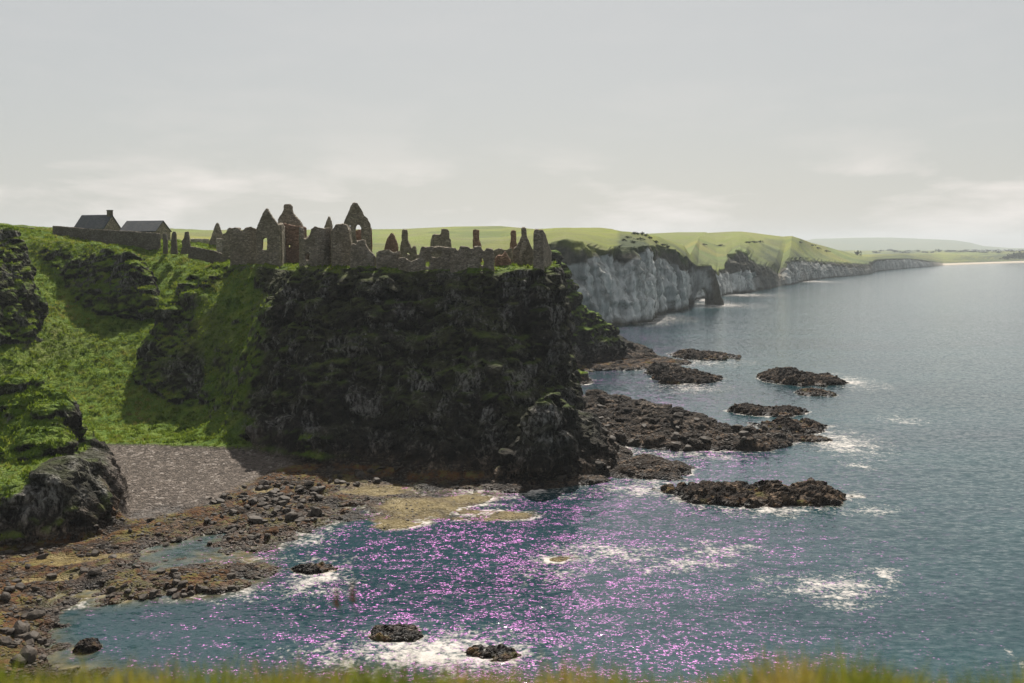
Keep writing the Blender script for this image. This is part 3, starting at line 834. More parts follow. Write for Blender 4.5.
sea_rock(360, 432, 624, 644, 0.6, 'tan and black rock nearest the viewer with white surf breaking over it', [(-.5, .25, .9), (.1, .3, .6), (.5, .3, 1.0)], 9, edge=.55)
sea_rock(455, 520, 646, 662, .4, 'small half drowned rock in surf near the foot of the picture', [(-.5, .4, .8), (.4, .4, .9)], 10, edge=.5)
sea_rock(71, 104, 642, 655, 1.1, 'lone small black rock in the still water at bottom left', [(0, .7, 1.0)], 11)
sea_rock(290, 338, 564, 576, .6, 'low brown rock with a pale skirt of foam in the inlet below the castle', [(0, .7, 1.0)], 12)
# ------------------------------------------------------------------ the far coast : chalk cliffs, pasture, strand
def st(bx, by, tx, ty, off, sx, sy, sd, chalk=1.0, frac=0.75, scrub=0.3, beach=0.0, bump=1.0, bd=None):
    b = G(bx, by, 0) if bd is None else D(bx, by, bd) * np.array([1, 1, 0])
    t = D(tx, ty, b[1] + off)
    s = D(sx, sy, sd)
    return (b, t, s, chalk, frac, scrub, beach, bump)
ST = [
    st(-160, 300, -160, 236, 30, -160, 226, 800, 0, .5, .2, bd=330), st(0, 300, 0, 238, 30, 0, 227, 800, 0, .5, .2, bd=330),
    st(120, 300, 120, 246, 30, 120, 230.5, 800, 0, .5, .2, bd=345), st(180, 300, 180, 248, 40, 185, 230.5, 900, 0, .5, .2, bd=350), st(240, 300, 240, 251, 40, 245, 230, 950, 0, .5, .2, bd=355),
    st(320, 300, 320, 258, 40, 330, 229.5, 1000, 0, .5, .3, bd=365), st(400, 300, 400, 262, 60, 400, 229, 1000, 0, .5, .4, bd=390), st(460, 320, 455, 262, 60, 455, 226.5, 1000, .3, .6, .4, bd=440),
    st(520, 333, 505, 258, 40, 500, 226, 980), st(556, 332, 545, 246, 25, 535, 229, 800, 1, .62, .5), st(580, 331, 566, 239, 22, 560, 228, 740, 1, .66, .4),
    st(598, 330, 588, 243, 22, 582, 227.5, 720, 1, .75, .3), st(612, 327, 610, 250, 16, 602, 228, 700, 1, .84, .3), st(620, 326, 617, 248, 20, 612, 229, 690, 1, .86, .4),
    st(630, 325, 624, 246, 28, 620, 231, 670, 1, .72, 1.0), st(640, 324.5, 634, 247, 22, 630, 232, 660, 1, .82, 1.0), st(650, 322, 646, 246, 20, 643, 234, 660, 1, .85, .9),
    st(657, 317, 653, 246, 20, 650, 235, 680, 1, .8, .5), st(667, 313, 664, 248, 20, 660, 237, 720, 1, .78, .7), st(678, 311, 676, 250, 16, 671, 241, 760, 1, .72, .8),
    st(688, 309.5, 687, 258, 14, 684, 246, 790, 1, .7, .8), st(690.5, 303, 691, 265, 14, 690, 255, 830, .9, .7, .6), st(697, 299, 698, 267, 16, 700, 236, 1250, .9, .6, .6), st(712, 297, 710, 268, 16, 706, 233, 1400, .9, .6, .5),
    st(722, 296, 719, 272, 14, 714, 232.5, 1450, 1, .8, .4), st(729, 294.5, 727, 268, 16, 724, 232, 1480, 1, .75, .4), st(735, 294, 732, 255, 26, 733, 231.5, 1500, 1, .52, .3),
    st(744, 293, 739, 250, 28, 741, 231.5, 1500, 1, .5, .3), st(753, 292, 746, 252, 26, 751, 232.5, 1500, .9, .5, .3), st(757, 290.5, 752, 258, 24, 759, 233.5, 1500, .6, .5, .3),
    st(763, 290, 759, 264, 18, 766, 234.5, 1500, .1, .5, .8), st(771, 289, 766, 266, 18, 774, 235.5, 1500, .1, .5, .9), st(777, 287.5, 773, 268, 20, 783, 236.5, 1480, .1, .4, .9),
    st(781, 286, 779, 274, 30, 787, 236.2, 1470, .3, .4, .5, .3), st(792, 285, 788, 262, 30, 792, 236, 1450, .7, .85, .6), st(800, 282.5, 796, 260, 30, 800, 238.5, 1480, .7, .85, .7), st(810, 280.5, 806, 259, 30, 812, 243, 1600, .6, .8, .5),
    st(824, 278.5, 820, 261, 30, 824, 246, 1750, .6, .75, .4), st(840, 277, 837, 262, 30, 838, 250, 1950, .5, .7, .4), st(858, 275.5, 854, 263, 30, 850, 253, 2200, .4, .6, .4), st(872, 274, 868, 264, 30, 860, 254.5, 2500, .3, .5, .6),
    st(876, 271.5, 878, 259.5, 40, 876, 254.2, 2800, .7, .8, .8), st(892, 269.8, 892, 258.5, 40, 892, 253.8, 3200, .7, .85, .9), st(912, 268, 912, 258.5, 40, 910, 253.5, 3500, .8, .85, .9),
    st(928, 267, 928, 260.5, 50, 925, 253.2, 3700, .7, .7, .9), st(944, 265.5, 944, 263, 60, 942, 252.8, 3900, 0, 1, .6, 1), st(985, 264, 985, 261.8, 60, 984, 252, 4200, 0, 1, 1.0, 1), st(1024, 262.8, 1024, 260.5, 60, 1024, 251, 4300, 0, 1, 1.0, 1),
    st(1080, 262, 1080, 259, 60, 1080, 250, 4300, 0, 1, .6, 1), st(1240, 261, 1240, 258, 60, 1240, 249, 4500, 0, 1, .5, 1),
]
# resample the stations along the shore
pos = [0.0]
for a, b in zip(ST[:-1], ST[1:]):
    pos.append(pos[-1] + max(6.0, np.linalg.norm((b[0] - a[0])[:2])))
pos = np.array(pos)
samp = []
for i in range(len(ST) - 1):
    dmid = (ST[i][0][1] + ST[i + 1][0][1]) / 2
    step = max(1.3, dmid / 420.0)
    n = max(2, int((pos[i + 1] - pos[i]) / step))
    samp += list(np.linspace(pos[i], pos[i + 1], n, endpoint=False))
samp = np.array(samp + [pos[-1]])
def lin(k, c=None):
    return np.interp(samp, pos, [s[k] if c is None else s[k][c] for s in ST])
bs = np.stack([lin(0, c) for c in range(3)], 1); tp = np.stack([lin(1, c) for c in range(3)], 1); sk = np.stack([lin(2, c) for c in range(3)], 1)
chalk, frac, scrub, beach = lin(3), lin(4), lin(5), lin(6)
wob = fbm(np.stack([samp / 26.0, samp * 0, samp * 0], 1), 3)
NC, NF = 40, 34
rows, att = [], []
m = len(samp)
def row(P, g, c, s, b):
    rows.append(P); att.append(np.stack([np.full(m, 1.0) * g, np.full(m, 1.0) * c, np.full(m, 1.0) * s, np.full(m, 1.0) * b], 1))
low_p = bs.copy(); low_p[:, 2] = -2.5
row(low_p, 0, chalk * .3, 0, beach)
hw = np.clip(tp[:, 2], 2, 60)
along = np.gradient(bs, axis=0); along[:, 2] = 0; along /= np.linalg.norm(along, axis=1)[:, None] + 1e-9
outw = np.stack([along[:, 1], -along[:, 0], along[:, 2] * 0], 1)      # seaward
for j in range(NC + 1):
    t = j / NC
    tt = t ** 1.0
    lean = t ** 1.7 * .75 + t * .25
    P = bs * (1 - lean)[..., None] + tp * lean if False else bs + (tp - bs) * np.array([lean, lean, tt])
    q = P * np.array([1, 1, .35])
    qw = q + np.stack([fbm(q / 20, 2), fbm(q / 20 + 9, 2), q[:, 0] * 0], 1) * 6
    d = np.minimum(1, np.abs(perlin(qw / 34.0)) * 4.2) * 6.0 + np.minimum(1, np.abs(perlin(qw / 13.0 + 7)) * 3.5) * 2.4 + fbm(P / 6.0, 4) * 2.2 + fbm(np.stack([P[:, 2] / 2.6, P[:, 0] / 40, P[:, 1] / 40], 1), 2) * 1.1 - 4
    bv, bg_ = blocks(P / np.array([9, 9, 13.0]) + fbm(P / 15., 2)[:, None] * .4, 3); bv2, _g = blocks(P / np.array([3.5, 3.5, 4.5]), 5)
    d = d + bv * 4.2 - 1.2 * sstep(.2, 0, bg_) + bv2 * 1.5
    amt = np.clip(hw / 45.0, .08, 1.0) * (0.35 + .65 * math.sin(math.pi * min(1, t * .62 + .2)))
    P = P + outw * (d * amt - 2.5)[:, None]
    P[:, 2] += fbm(q / 9.0 + 3, 2) * 1.2 * min(1, t * 3) * np.clip(hw / 40, .1, 1)
    top_n = frac + fbm(P / 16.0 + 11, 3) * .22
    ck = chalk * sstep(.06, .03, t - top_n) * sstep(0.02, .1, t + fbm(P / 9., 2) * .06)
    gr = sstep(.86, 1.0, t + fbm(P / 12., 3) * .25) * (1 - ck)
    row(P, gr, ck, np.clip(scrub * 1.2, 0, 1), beach * sstep(1.0, .7, t))
edge = rows[-1].copy()
for j in range(1, NF + 1):
    t = j / NF
    bl = float(sstep(0.0, .16, np.array(t)))
    e0 = edge * (1 - bl) + tp * bl
    P = e0 + (sk - e0) * t
    mid = 4 * t * (1 - t)
    P[:, 2] += mid * (fbm(P / 160.0, 3) * 9.0 + fbm(P / 40.0 + 5, 3) * 2.5) * np.clip((sk[:, 1] - edge[:, 1]) / 400, .2, 1) + fbm(P / 14.0, 2) * .5 * (P[:, 1] < 800)
    lim_ = .75 + .9 * np.clip((scrub - .6) / .4, 0, 1)
    sc = np.clip(scrub * (1 - sstep(lim_ * .1, lim_, t)) * (0.65 + 1.3 * fbm(P / 45.0 + 2, 3)) * 1.3, 0, 1)
    row(P, 1, 0, sc, 0)
for dist, dz in ((60, -3), (220, -18), (600, -40)):
    P = sk.copy(); P[:, 1] += dist; P[:, 2] += dz
    row(P, 1, 0, .2, 0)
V = np.concatenate(rows); A = np.concatenate(att)
F = grid_faces(m, len(rows))
me = mesh_np('far_coast', V, F, True)
set_attr(me, 'mask', A)
o = link('far_coast', me, M_COAST); o['kind'] = 'structure'
COAST_BVH = BVHTree.FromPolygons([tuple(v) for v in V], [tuple(int(i) for i in f) for f in F])
def hit(px, py, bvh=None):
    d = ray(px, py); d = Vector(d / np.linalg.norm(d))
    loc, nrm, idx, dist = (bvh or COAST_BVH).ray_cast(Vector(EYE), d)
    return None if loc is None else np.array(loc)

# the natural arch
def outline_solid(name, outer, holes, thick):
    """extruded 2D outline (x,z) with holes, centred on y=0"""
    cu = bpy.data.curves.new(name, 'CURVE'); cu.dimensions = '2D'; cu.fill_mode = 'BOTH'; cu.extrude = thick / 2
    for ring in [outer] + list(holes):
        s = cu.splines.new('POLY'); s.points.add(len(ring) - 1)
        for p, (a, b) in zip(s.points, ring): p.co = (a, b, 0, 1)
        s.use_cyclic_u = True
    ob = bpy.data.objects.new('tmp', cu); COL.objects.link(ob)
    dg = bpy.context.evaluated_depsgraph_get(); dg.update()
    me = bpy.data.meshes.new_from_object(ob.evaluated_get(dg))
    bpy.data.objects.remove(ob); bpy.data.curves.remove(cu)
    bm = bmesh.new(); bm.from_mesh(me)
    bmesh.ops.remove_doubles(bm, verts=bm.verts, dist=1e-4)
    bmesh.ops.recalc_face_normals(bm, faces=bm.faces)
    bmesh.ops.rotate(bm, verts=bm.verts, matrix=Matrix.Rotation(math.pi / 2, 3, 'X'))
    bm.to_mesh(me); bm.free()
    return me
AD = 735.0
def pz(pts, d): return [tuple(D(a, b, d)[[0, 2]]) for a, b in pts]
outer = pz([(676, 313), (676, 254), (684, 256), (690, 263), (697, 266), (704, 265), (709, 266), (713, 274), (716, 284), (718, 294), (721, 301), (721, 308), (707, 308.5), (707.5, 300), (707, 293), (705, 288.5), (701, 287), (697, 289), (694, 294), (692, 301), (691, 309)], AD)
me = outline_solid('sea_arch', outer, [], 14.0)
me = voxel(me, 1.0)
co3 = get_co(me); no3 = get_no(me)
co3 = co3 + np.array([0, AD, 0])
co3 += no3 * (ridged(co3 * np.array([1, 1, .5]) / 9.0, 3) * 1.1 + fbm(co3 / 3.0, 3) * .8)[:, None]
set_co(me, co3)
nn = fbm(co3 / 7, 3)
set_attr(me, 'mask', np.stack([sstep(.5, .8, no3[:, 2]) * (co3[:, 2] > 20), .75 * sstep(28, 22, co3[:, 2] + nn * 8) * sstep(2, 6, co3[:, 2] + nn * 2) * sstep(712, 706, 512 + co3[:, 0] / AD * FPX + nn * 8), nn * 0 + .8, nn * 0], 1))
o = link('sea_arch', me, M_COAST); o['kind'] = 'structure'

# pasture that rises behind the arch bay
N = 90
pxs = np.linspace(590, 730, N); pys = np.interp(pxs, [560, 610, 652, 680, 727, 750], [237, 235.5, 233.4, 232.2, 232.2, 233])
fall = 1 - sstep(706, 729, pxs)
rws = []
for dd, k in ((1120, 0), (1180, .25), (1280, .55), (1380, .8), (1480, .93), (1620, 1.0), (1900, .9), (2400, .6)):
    P = np.array([D(a, b, 1620) for a, b in zip(pxs, pys)])
    P[:, 2] = 4 + (P[:, 2] - 4) * k * fall
    P[:, :2] *= dd / 1620.0
    P[:, 2] += fbm(P / 130.0, 3) * 5 * (1 - k * .8)
    rws.append(P)
V2 = np.concatenate(rws)
me = mesh_np('far_pasture', V2, grid_faces(N, len(rws)), True)
set_attr(me, 'mask', np.tile([1, 0, .1, 0], (len(V2), 1)))
o = link('far_pasture', me, M_COAST); o['kind'] = 'structure'

# hills on the horizon
pts = [(740, 246), (790, 243), (815, 238.8), (850, 237.6), (890, 237.6), (925, 239), (952, 240), (970, 242.5), (984, 246), (1010, 248), (1060, 248.3), (1140, 249)]
N = 140
pxs = np.linspace(740, 1140, N); pys = np.interp(pxs, [p[0] for p in pts], [p[1] for p in pts])
rws = []
for dd, k in ((9700, 0.0), (10400, .4), (11100, .75), (11900, 1.0), (12700, .8), (13600, .2)):
    P = np.array([D(a, b, 11900) for a, b in zip(pxs, pys)])
    P[:, 2] = -3 + (P[:, 2] + 3) * k
    P[:, :2] *= dd / 11900.0
    P[:, 2] += fbm(P / 700.0, 3) * 6 * k
    rws.append(P)
V2 = np.concatenate(rws)
me = mesh_np('distant_hills', V2, grid_faces(N, len(rws)), True)
set_attr(me, 'mask', np.tile([1, 0, .6, 0], (len(V2), 1)))
o = link('distant_hills', me, M_COAST); o['kind'] = 'structure'
# low country in front of them
rws = []
for dd, py in ((4150, 254.5), (4600, 251.8), (5600, 250.9), (7000, 250.2), (7600, 251.5)):
    P = np.array([D(a, py, dd) for a in pxs + 0.0]); P[:, 2] += fbm(P / 260.0, 3) * 7
    rws.append(P)
V2 = np.concatenate(rws)
me = mesh_np('coastal_plain', V2, grid_faces(N, len(rws)), True)
set_attr(me, 'mask', np.stack([np.ones(len(V2)), np.zeros(len(V2)), np.clip(.55 + fbm(V2 / 150., 3) * 1.5, 0, 1), np.zeros(len(V2))], 1))
o = link('coastal_plain', me, M_COAST); o['kind'] = 'structure'
PLAIN_BVH = BVHTree.FromPolygons([tuple(v) for v in V2], [tuple(int(i) for i in f) for f in grid_faces(N, len(rws))])
# ------------------------------------------------------------------ the sea
dists = [46.0]
while dists[-1] < 330: dists.append(dists[-1] * 1.0032)
while dists[-1] < 14000: dists.append(dists[-1] * 1.02)
dists = np.array(dists)
angs = np.radians(np.linspace(-36, 36, 760))
AA, RR = np.meshgrid(angs, dists)
SX, SY = RR * np.sin(AA), RR * np.cos(AA)
lh = land_height(SX.ravel(), SY.ravel()).reshape(SX.shape)
depth = -lh
fade = 1 - sstep(250, 330, RR)
p = xyz(SX, SY)
ca, sa_ = math.cos(R(12)), math.sin(R(12))
pr = np.stack([p[:, 0] * ca + p[:, 1] * sa_, -p[:, 0] * sa_ + p[:, 1] * ca, p[:, 2]], 1)
swell = (fbm(pr / np.array([9, 4, 1]), 3) * .06 + fbm(pr / np.array([2.6, 1.3, 1]) + 9, 2) * .03).reshape(SX.shape)
open_sea = sstep(-75, 0, SX) * .65 + .35
SZ = swell * fade * open_sea * sstep(0.0, 2.5, depth) - 0.0
big = fbm(pr / np.array([60, 18, 1]), 3).reshape(SX.shape); brk = fbm(p / 9.0, 4).reshape(SX.shape)
expo = np.where(SY > 205, 1.0, sstep(-45, 0, SX) * .93 + .02)
foam = sstep(-1.75, -.2, lh) * np.where(lh > -8, 1, 0) * (.35 + 1.5 * brk) * expo
def patch(px, py, rx, ry, s=1.0, tilt=0.0):
    global foam
    a = G(px - rx, py); b = G(px + rx, py); c = G(px, py - ry); d = G(px, py + ry)
    u = (SX - (a[0] + b[0]) / 2 + brk * 5) / ((b[0] - a[0]) / 2)
    v = (SY - (c[1] + d[1]) / 2 + big * 7 + brk * 4) / ((c[1] - d[1]) / 2) + tilt * u
    k = np.exp(-(u * u + v * v) * 1.3)
    foam = np.maximum(foam, s * k * (.75 + brk * .8))
for a in ((595, 556, 55, 9, .8), (690, 566, 30, 8, .8), (828, 588, 52, 11, .8, -.3), (430, 652, 85, 24, 1.0), (470, 655, 60, 18, .9), (316, 578, 34, 14, 1.0), (216, 598, 34, 8, .8), (850, 382, 22, 6, .7), (838, 442, 34, 11, .8),
          (862, 465, 10, 4, .6), (872, 506, 20, 6, .6), (640, 488, 40, 7, .6), (770, 505, 70, 8, .55), (660, 476, 30, 6, .5), (880, 572, 16, 4, .7), (300, 540, 26, 12, .6), (270, 530, 18, 10, .6), (650, 318, 30, 4, .7), (705, 300, 14, 3, .7),
          (1015, 660, 10, 4, .8), (845, 600, 12, 5, .7), (60, 606, 18, 6, .5), (700, 362, 40, 4, .5), (690, 388, 30, 4, .5), (905, 420, 18, 4, .35), (690, 455, 50, 5, .5), (720, 550, 40, 8, .35), (560, 575, 40, 7, .35)):
    patch(*a)
for (cx, cy, rx, ry) in ((650, 322, 18, 3), (720, 305, 30, 2.5), (812, 281.5, 22, 1.2), (745, 295, 26, 1.5)):
    patch(cx, cy, rx, ry, .7)
shal = sstep(-1.1, -.05, lh) * (1 - .55 * sstep(-30, 10, SX))
ATT = np.stack([np.clip(foam, 0, 1).ravel(), np.clip(shal * .9, 0, 1).ravel(), (1 - .72 * sstep(170, 330, RR)).ravel() * (.45 + .55 * sstep(-62, -30, SX)).ravel() * (1 - .55 * sstep(28, 62, SX - .1 * (SY - 150))).ravel(), np.zeros(SX.size)], 1)  # third channel fades the painted sun glints with distance and to both sides
me = mesh_np('sea', xyz(SX, SY, SZ), grid_faces(len(angs), len(dists))[:, ::1], True)
set_attr(me, 'water', ATT)
o = link('sea', me, M_SEA); o['kind'] = 'structure'
# ------------------------------------------------------------------ masonry
def rough_up(me, seed, amt=0.14, top=None):
    co = get_co(me); no = get_no(me)
    q = co + seed * 3.3
    co = co + no * (fbm(q / .55, 2) * amt + fbm(q / 1.8, 2) * amt)[:, None]
    co[:, 2] += fbm(q / 1.1, 2) * .16 * sstep(.3, .9, np.abs(no[:, 2]))
    set_co(me, co)
    return me

_seed = [0]
def wall(name, pts, d, thick, parent=None, holes=(), mat=None, yaw=0.0, label=None, vox=0.2, amt=0.14):
    """a wall seen at a depth: outline in picture pixels, real size and thickness, turned by yaw"""
    _seed[0] += 1
    P = pz(pts, d); Hs = [pz(h, d) for h in holes]
    xs = [a for a, b in P]; zs = [b for a, b in P]
    cx = (min(xs) + max(xs)) / 2
    P = [(a - cx, b) for a, b in P]; Hs = [[(a - cx, b) for a, b in h] for h in Hs]
    k = 1 / math.cos(yaw)
    P = [(a * k, b) for a, b in P]; Hs = [[(a * k, b) for a, b in h] for h in Hs]
    me = voxel(outline_solid(name, P, Hs, thick), vox)
    rough_up(me, _seed[0], amt)
    co = get_co(me)
    c, s = math.cos(yaw), math.sin(yaw)
    y = co[:, 1] + thick / 2
    co = np.stack([co[:, 0] * c - y * s + cx, co[:, 0] * s + y * c + d, co[:, 2]], 1)
    if parent: base = np.array(parent.location)
    else: base = np.array([cx, d + thick / 2, min(zs)])
    set_co(me, co - base)
    o = link(name, me, mat or M_STONE, parent)
    if not parent: o.location = base
    if label: o['label'] = label
    return o

def run_wall(name, a, b, prof, thick, parent=None, mat=None, label=None, vox=0.22):
    """a wall between two ground points a,b (x,y); prof = outline as (fraction along, z)"""
    _seed[0] += 1
    L = math.hypot(b[0] - a[0], b[1] - a[1]); ang = math.atan2(b[1] - a[1], b[0] - a[0])
    me = voxel(outline_solid(name, [(s * L, z) for s, z in prof], [], thick), vox)
    rough_up(me, _seed[0])
    co = get_co(me); c, s = math.cos(ang), math.sin(ang)
    co = np.stack([co[:, 0] * c - co[:, 1] * s + a[0], co[:, 0] * s + co[:, 1] * c + a[1], co[:, 2]], 1)
    base = np.array(parent.location) if parent else np.array([a[0], a[1], min(z for s_, z in prof)])
    set_co(me, co - base)
    o = link(name, me, mat or M_STONE, parent)
    if not parent: o.location = base
    if label: o['label'] = label
    return o

def drum(name, px, d, r, z0, tops, windows, thick, parent, mat=None, label=None):
    """round tower: an unrolled wall bent round; tops = (angle deg from the viewer, z)"""
    _seed[0] += 1
    c = D(px, 250, d)
    full = 2 * math.pi * r
    outer = [(-full / 2 + .02, z0)] + [(a / 360 * full, z) for a, z in tops] + [(full / 2 - .02, z0)]
    outer = outer[::-1]
    holes = [[((a - w / 2) / 360 * full, zc - h / 2), ((a + w / 2) / 360 * full, zc - h / 2), ((a + w / 2) / 360 * full, zc + h / 2), ((a - w / 2) / 360 * full, zc + h / 2)] for a, w, zc, h in windows]
    me = voxel(outline_solid(name, outer, holes, thick), 0.2)
    rough_up(me, _seed[0])
    co = get_co(me)
    th = co[:, 0] / r; rad = r - co[:, 1]
    co = np.stack([c[0] + np.sin(th) * rad, c[1] - np.cos(th) * rad, co[:, 2]], 1)
    set_co(me, co - np.array(parent.location))
    o = link(name, me, mat or M_STONE, parent)
    if label: o['label'] = label
    return o

cb = D(400, 266, 215)
castle = empty('ruined_castle', (cb[0], cb[1], 36.0), 'ruined grey stone castle with gables and chimney stubs along the top of the sea cliff', 'castle')
C = castle
wall('curtain_wall', [(230, 280), (229.5, 232), (231, 228.5), (235, 227), (239, 228), (240, 231), (243, 230), (245, 227.5), (251, 227), (255, 229), (259, 229), (259, 282)], 238, 1.6, C)
wall('gable_wall', [(256, 292), (256, 229), (258, 224), (260, 219), (263, 213), (265.5, 208.5), (267, 208), (269, 212), (272, 217), (276, 222), (278, 225), (279.5, 231), (280, 250), (280.5, 294)], 234, 1.4, C,
     [[(262, 250), (262, 239), (264, 237.5), (267, 238), (267, 250)]], label='tall pointed gable with one window opening at the left end')
a = D(280, 250, 235); b = D(284, 250, 249)
run_wall('side_wall', (a[0], a[1]), (b[0], b[1]), [(0, 33), (1, 33), (1, 46.2), (.7, 45.6), (.4, 46.4), (0, 46)], 1.0, C)
wall('back_wall', [(279, 272), (279, 225), (284, 223), (289, 224.5), (295, 226), (303, 226), (306, 228), (306, 272)], 248, 1.2, C,
     [[(287.5, 236), (287.5, 232.5), (289.5, 232.5), (289.5, 236)], [(288, 248), (288, 244.5), (290, 244.5), (290, 248)], [(299, 240), (299, 236), (301, 236), (301, 240)]], M_REDST)
wall('chimney_gable', [(277, 238), (278, 219), (281, 214), (283.5, 209), (283.5, 205), (285, 204), (290, 204), (291.5, 206), (292, 211), (295, 216), (299, 220), (302, 225), (302, 238)], 254, 1.6, C, label='stepped gable narrowing to a square chimney top')
drum('round_tower', 316, 214, 3.1, 30.5, [(-180, 42.5), (-150, 43.5), (-120, 42.2), (-90, 44.6), (-62, 44.9), (-50, 44.2), (-44, 42.6), (-25, 42.3), (-12, 42.8), (-6, 44.4), (10, 44.9), (40, 44.5), (70, 44.8), (100, 44.0), (130, 42.8), (160, 43.4), (180, 42.5)],
     [(-22, 20, 38.6, 1.4)], 0.9, C, label='round tower with a small dark window and a broken top')
wall('turret', [(331, 285), (331, 231), (333, 228), (336, 224.5), (341, 223.5), (346, 224.5), (349, 230), (350, 240), (352, 248), (354, 255), (354, 288)], 210, 3.2, C, [[(341.5, 256), (341.5, 252.5), (343.5, 252.5), (343.5, 256)]], label='blunt rounded turret beside the round tower')
wall('gable_stub', [(324, 236), (324, 226), (327, 219), (328, 216), (330, 216.5), (332, 225), (332.5, 236)], 264, 1.2, C, mat=M_PALEST, label='small pale spike of a gable at the back')
wall('gable_wall', [(344, 266), (344, 224), (345, 220), (348, 214), (351, 206), (353, 202.5), (357, 202.5), (359, 206), (362, 211), (364, 215.5), (367, 218), (370, 224), (370.5, 232), (370.5, 266)], 240, 1.5, C,
     [[(356, 241), (356, 227), (358.5, 224), (361, 227), (361.5, 241)], [(349.5, 227), (349.5, 224.5), (351.5, 224.5), (351.5, 227)]], yaw=.18, label='tallest gable, broad with an arched window')
a = D(370, 250, 241.5); b = D(368, 250, 254)
run_wall('side_wall', (a[0], a[1]), (b[0], b[1]), [(0, 34), (1, 34), (1, 40.5), (.6, 41.5), (.3, 43.2), (0, 45.5)], 1.1, C, M_REDST)
wall('curtain_wall', [(349, 290), (350, 246), (353, 243), (356, 245), (358, 241), (361, 239.5), (365, 240), (366, 245), (369, 250), (373, 254), (375.5, 257), (377, 284)], 206, 1.5, C)
wall('curtain_wall', [(375, 282), (376, 254), (379, 251), (383, 250), (389, 250), (392, 252), (397, 252), (400, 250), (401, 282)], 205, 1.2, C)
wall('back_wall', [(346, 268), (346, 232), (350, 230), (355, 231), (359, 229), (364, 230), (366, 234), (366, 268)], 247, 1.0, C, [[(359.5, 240), (359.5, 231), (361, 231), (361, 240)]], M_REDST)
wall('gable_wall', [(383, 264), (384, 248), (387, 239), (390, 234), (391.5, 232.5), (393.5, 234), (397, 242), (398, 248), (398.5, 264)], 236, 1.2, C, [], M_REDST, label='small reddish pointed gable')
wall('chimney_stack', [(398, 264), (400, 248), (401.5, 240), (402, 230), (403, 229.5), (406.5, 229.5), (407, 231), (407.5, 240), (410, 246), (411, 250), (413, 246), (415, 246), (416, 250), (417, 264)], 227, 1.6, C, [[(406, 256), (406, 252.5), (409.5, 252.5), (409.5, 256)]], label='slender chimney on a wide sloping shoulder')
wall('front_wall', [(398, 282), (398, 258), (404, 257), (411, 262), (416, 259), (418, 260), (420, 250), (421, 247), (430, 246.5), (440, 246), (444, 247), (452, 248), (456, 250), (456, 282)], 203.5, 1.2, C,
     [[(431, 257), (431, 252.5), (440, 252.5), (440, 257)], [(425.5, 267), (425.5, 259), (427, 258), (428.8, 259), (429, 267)]])
wall('chimney_stack', [(428, 258), (431, 240), (432.5, 234.5), (434, 234), (440, 234.5), (441, 234), (441, 229.5), (443, 229), (448, 229.5), (449, 232), (449, 238), (450.5, 239), (451.5, 258)], 226, 1.8, C, label='square two step chimney block')
wall('front_wall', [(450, 282), (450, 248), (456, 248), (456, 251), (459, 250), (460, 246.5), (463, 246), (468, 246.5), (470, 249), (474, 249), (474, 246.5), (481, 246.5), (482, 250), (485, 251), (486, 248), (489, 248.5), (493, 249), (494, 256), (495, 282)], 202.2, 1.2, C,
     [[(480.5, 266), (480.5, 259), (482, 258), (483.5, 259), (484, 266)]])
wall('chimney_stack', [(472.5, 262), (473, 230), (475, 229.3), (479, 230), (479, 240), (481, 244), (482, 262)], 225, 1.3, C, mat=M_REDST, label='reddish square chimney post')
wall('chimney_stack', [(508.5, 262), (510, 243), (511, 240), (511, 231), (513, 230), (516, 231), (516.5, 242), (518, 246), (518.5, 262)], 228, 1.2, C, mat=M_REDST, label='reddish chimney post near the seaward end')
wall('chimney_stack', [(511, 280), (513, 249), (517, 246), (519, 241), (521.5, 236), (521.5, 228), (523, 227), (526, 227.5), (527, 236), (529, 241), (531, 246), (533, 250), (534, 280)], 213, 1.4, C, label='bottle shaped chimney with pale plaster left on it')
wall('plaster_patch', [(519, 257), (520.5, 249), (522, 243), (525, 240.5), (527, 243), (526, 250), (523, 254), (521, 262)], 212.7, .5, C, mat=M_PALEST, vox=.15, amt=.05)
wall('rubble_wall', [(494, 280), (495, 259), (498, 255), (502, 256), (505, 251), (508, 257), (511, 261), (513, 280)], 210, 1.6, C, mat=M_REDST, label='low heap of reddish rubble')
wall('back_wall', [(488, 268), (489, 252), (494, 250), (500, 248.5), (505, 250), (512, 247.5), (514, 268)], 222, 1.1, C)
wall('end_wall', [(532, 300), (533, 270), (533.5, 236), (534, 230.5), (536, 229), (539, 229.5), (541, 234), (543, 240), (544, 262), (545, 300)], 201, 1.6, C, label='tall narrow end wall at the cliff edge over the sea')
a = D(540, 250, 201.5); b = D(549, 250, 222)
run_wall('side_wall', (a[0], a[1]), (b[0], b[1]), [(0, 28), (1, 28), (1, 39.8), (.75, 40.6), (.5, 42), (.2, 43.6), (0, 44.2)], 1.3, C)
for (x0, x1, dd, top) in ((303, 372, 262, 247), (376, 470, 258, 252), (486, 532, 250, 252)):
    wall('rear_wall', [(x0, 272), (x0, top), (x0 + (x1 - x0) * .2, top - 1), (x0 + (x1 - x0) * .35, top + 2), (x0 + (x1 - x0) * .6, top + 2.5), (x0 + (x1 - x0) * .8, top), (x1, top + 3), (x1, 272)], dd, 1.0, C, vox=.25)

